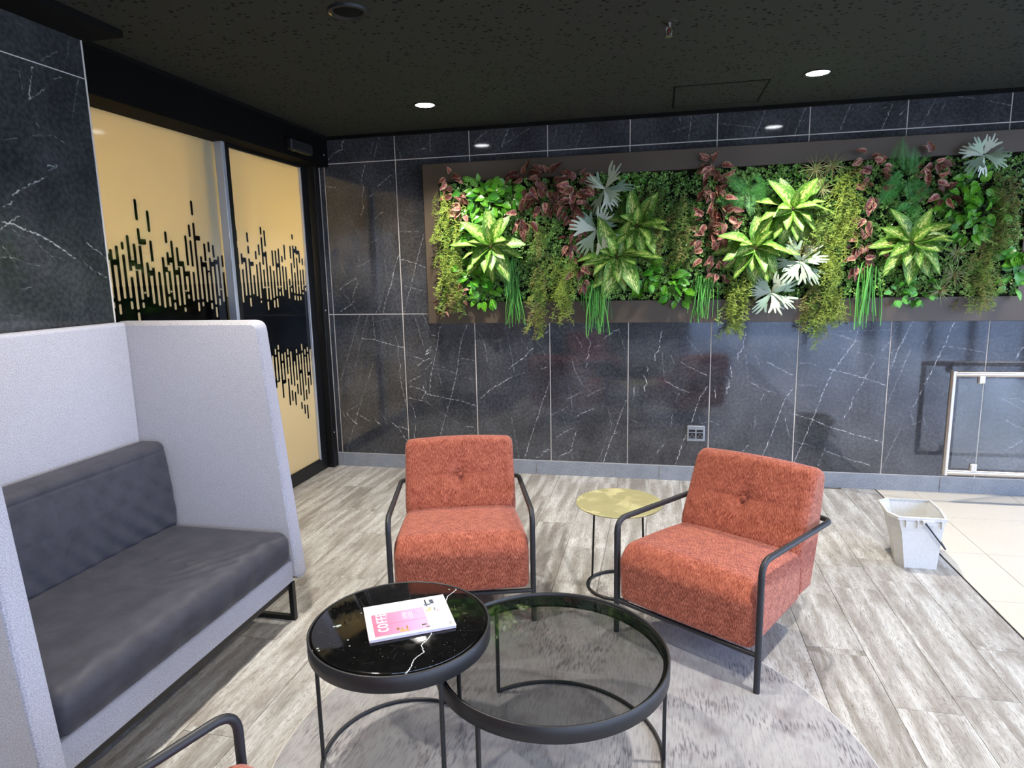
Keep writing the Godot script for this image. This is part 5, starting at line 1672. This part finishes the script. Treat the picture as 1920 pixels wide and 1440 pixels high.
	var greens := "glossy green leaved plants in the green wall"
	var lm := [M.lime, M.lime, M.leafy]
	cluster("glossy_leaf_plant", [[0.60, 2.16, 0.15], [0.70, 2.12, 0.14], [0.833, 2.173, 0.10]], 800, "glossy lime leaved plant above the far left rosette", greens, heart, lm, Vector2(0.05, 0.085), 18)
	cluster("glossy_leaf_plant", [[0.551, 1.952, 0.085], [0.54, 1.87, 0.06]], 801, "small glossy leaved plant left of the far left rosette", greens, heart, lm, Vector2(0.045, 0.075), 15)
	cluster("glossy_leaf_plant", [[0.526, 1.574, 0.12], [0.629, 1.472, 0.108]], 802, "glossy lime leaved plant under the far left rosette", greens, heart, lm, Vector2(0.05, 0.08), 17)
	cluster("glossy_leaf_plant", [[1.847, 1.549, 0.10], [1.979, 1.527, 0.13], [2.055, 1.431, 0.08]], 803, "glossy lime leaved plant on the lower rail right of the second rosette", greens, heart, lm, Vector2(0.05, 0.085), 17)
	cluster("glossy_leaf_plant", [[1.709, 2.189, 0.09], [1.72, 2.07, 0.07]], 804, "dark glossy leaved plant right of the top left staghorn fern", greens, heart, [M.leafy], Vector2(0.035, 0.055), 17)
	cluster("glossy_leaf_plant", [[3.820, 2.005, 0.11], [3.919, 2.100, 0.10], [3.966, 1.916, 0.11], [3.867, 1.818, 0.09]], 805, "glossy lime leaved plant below the right staghorn fern", greens, heart, lm, Vector2(0.05, 0.08), 17)
	cluster("glossy_leaf_plant", [[4.169, 1.674, 0.08], [4.158, 1.470, 0.06], [4.179, 1.572, 0.055]], 806, "glossy lime leaved plant at the right end of the frame", greens, heart, lm, Vector2(0.05, 0.085), 18)
	cluster("glossy_leaf_plant", [[3.485, 1.425, 0.084], [3.630, 1.436, 0.096]], 807, "small leaved bright green plant on the lower rail under the right rosette", greens, heart, [M.leafy, M.whip], Vector2(0.03, 0.05), 22)
	var F := [[2.488, 2.09, 0.15, "lacy green fern right of the top of the middle red plant"], [3.469, 2.15, 0.19, "dark lacy fern between the two right red plants"], [2.60, 2.14, 0.11, "small lacy fern left of the highest rosette"], [3.544, 1.98, 0.12, "small lacy fern just above the right rosette"]]
	for i in F.size():
		fern(Vector3(F[i][0], F[i][1], 0.095), F[i][2], 820 + i, F[i][3], lace)
	var A := [[2.931, 2.241, 0.10, "spiky grey air plant under the top rail, left of its neighbour"], [3.033, 2.256, 0.10, "spiky grey air plant under the top rail beside the yellow feathery plant"], [2.981, 2.111, 0.09, "spiky air plant just below the two under the top rail"], [3.813, 1.528, 0.10, "brownish air plant right of the right rosette"], [3.736, 1.425, 0.095, "brownish air plant spilling over the lower rail at the right"], [3.817, 1.666, 0.08, "uppermost brownish air plant right of the right rosette"]]
	for i in A.size():
		air_plant(Vector3(A[i][0], A[i][1], 0.12), A[i][2], 840 + i, A[i][3], spikes)

func _ready() -> void:
	camera_and_light()
	materials()
	room()
	doors()
	downlights()
	sofa()
	rug()
	nesting_tables()
	chairs()
	side_table()
	green_wall()
	railing()
	bucket()
	magazine()
	fittings()
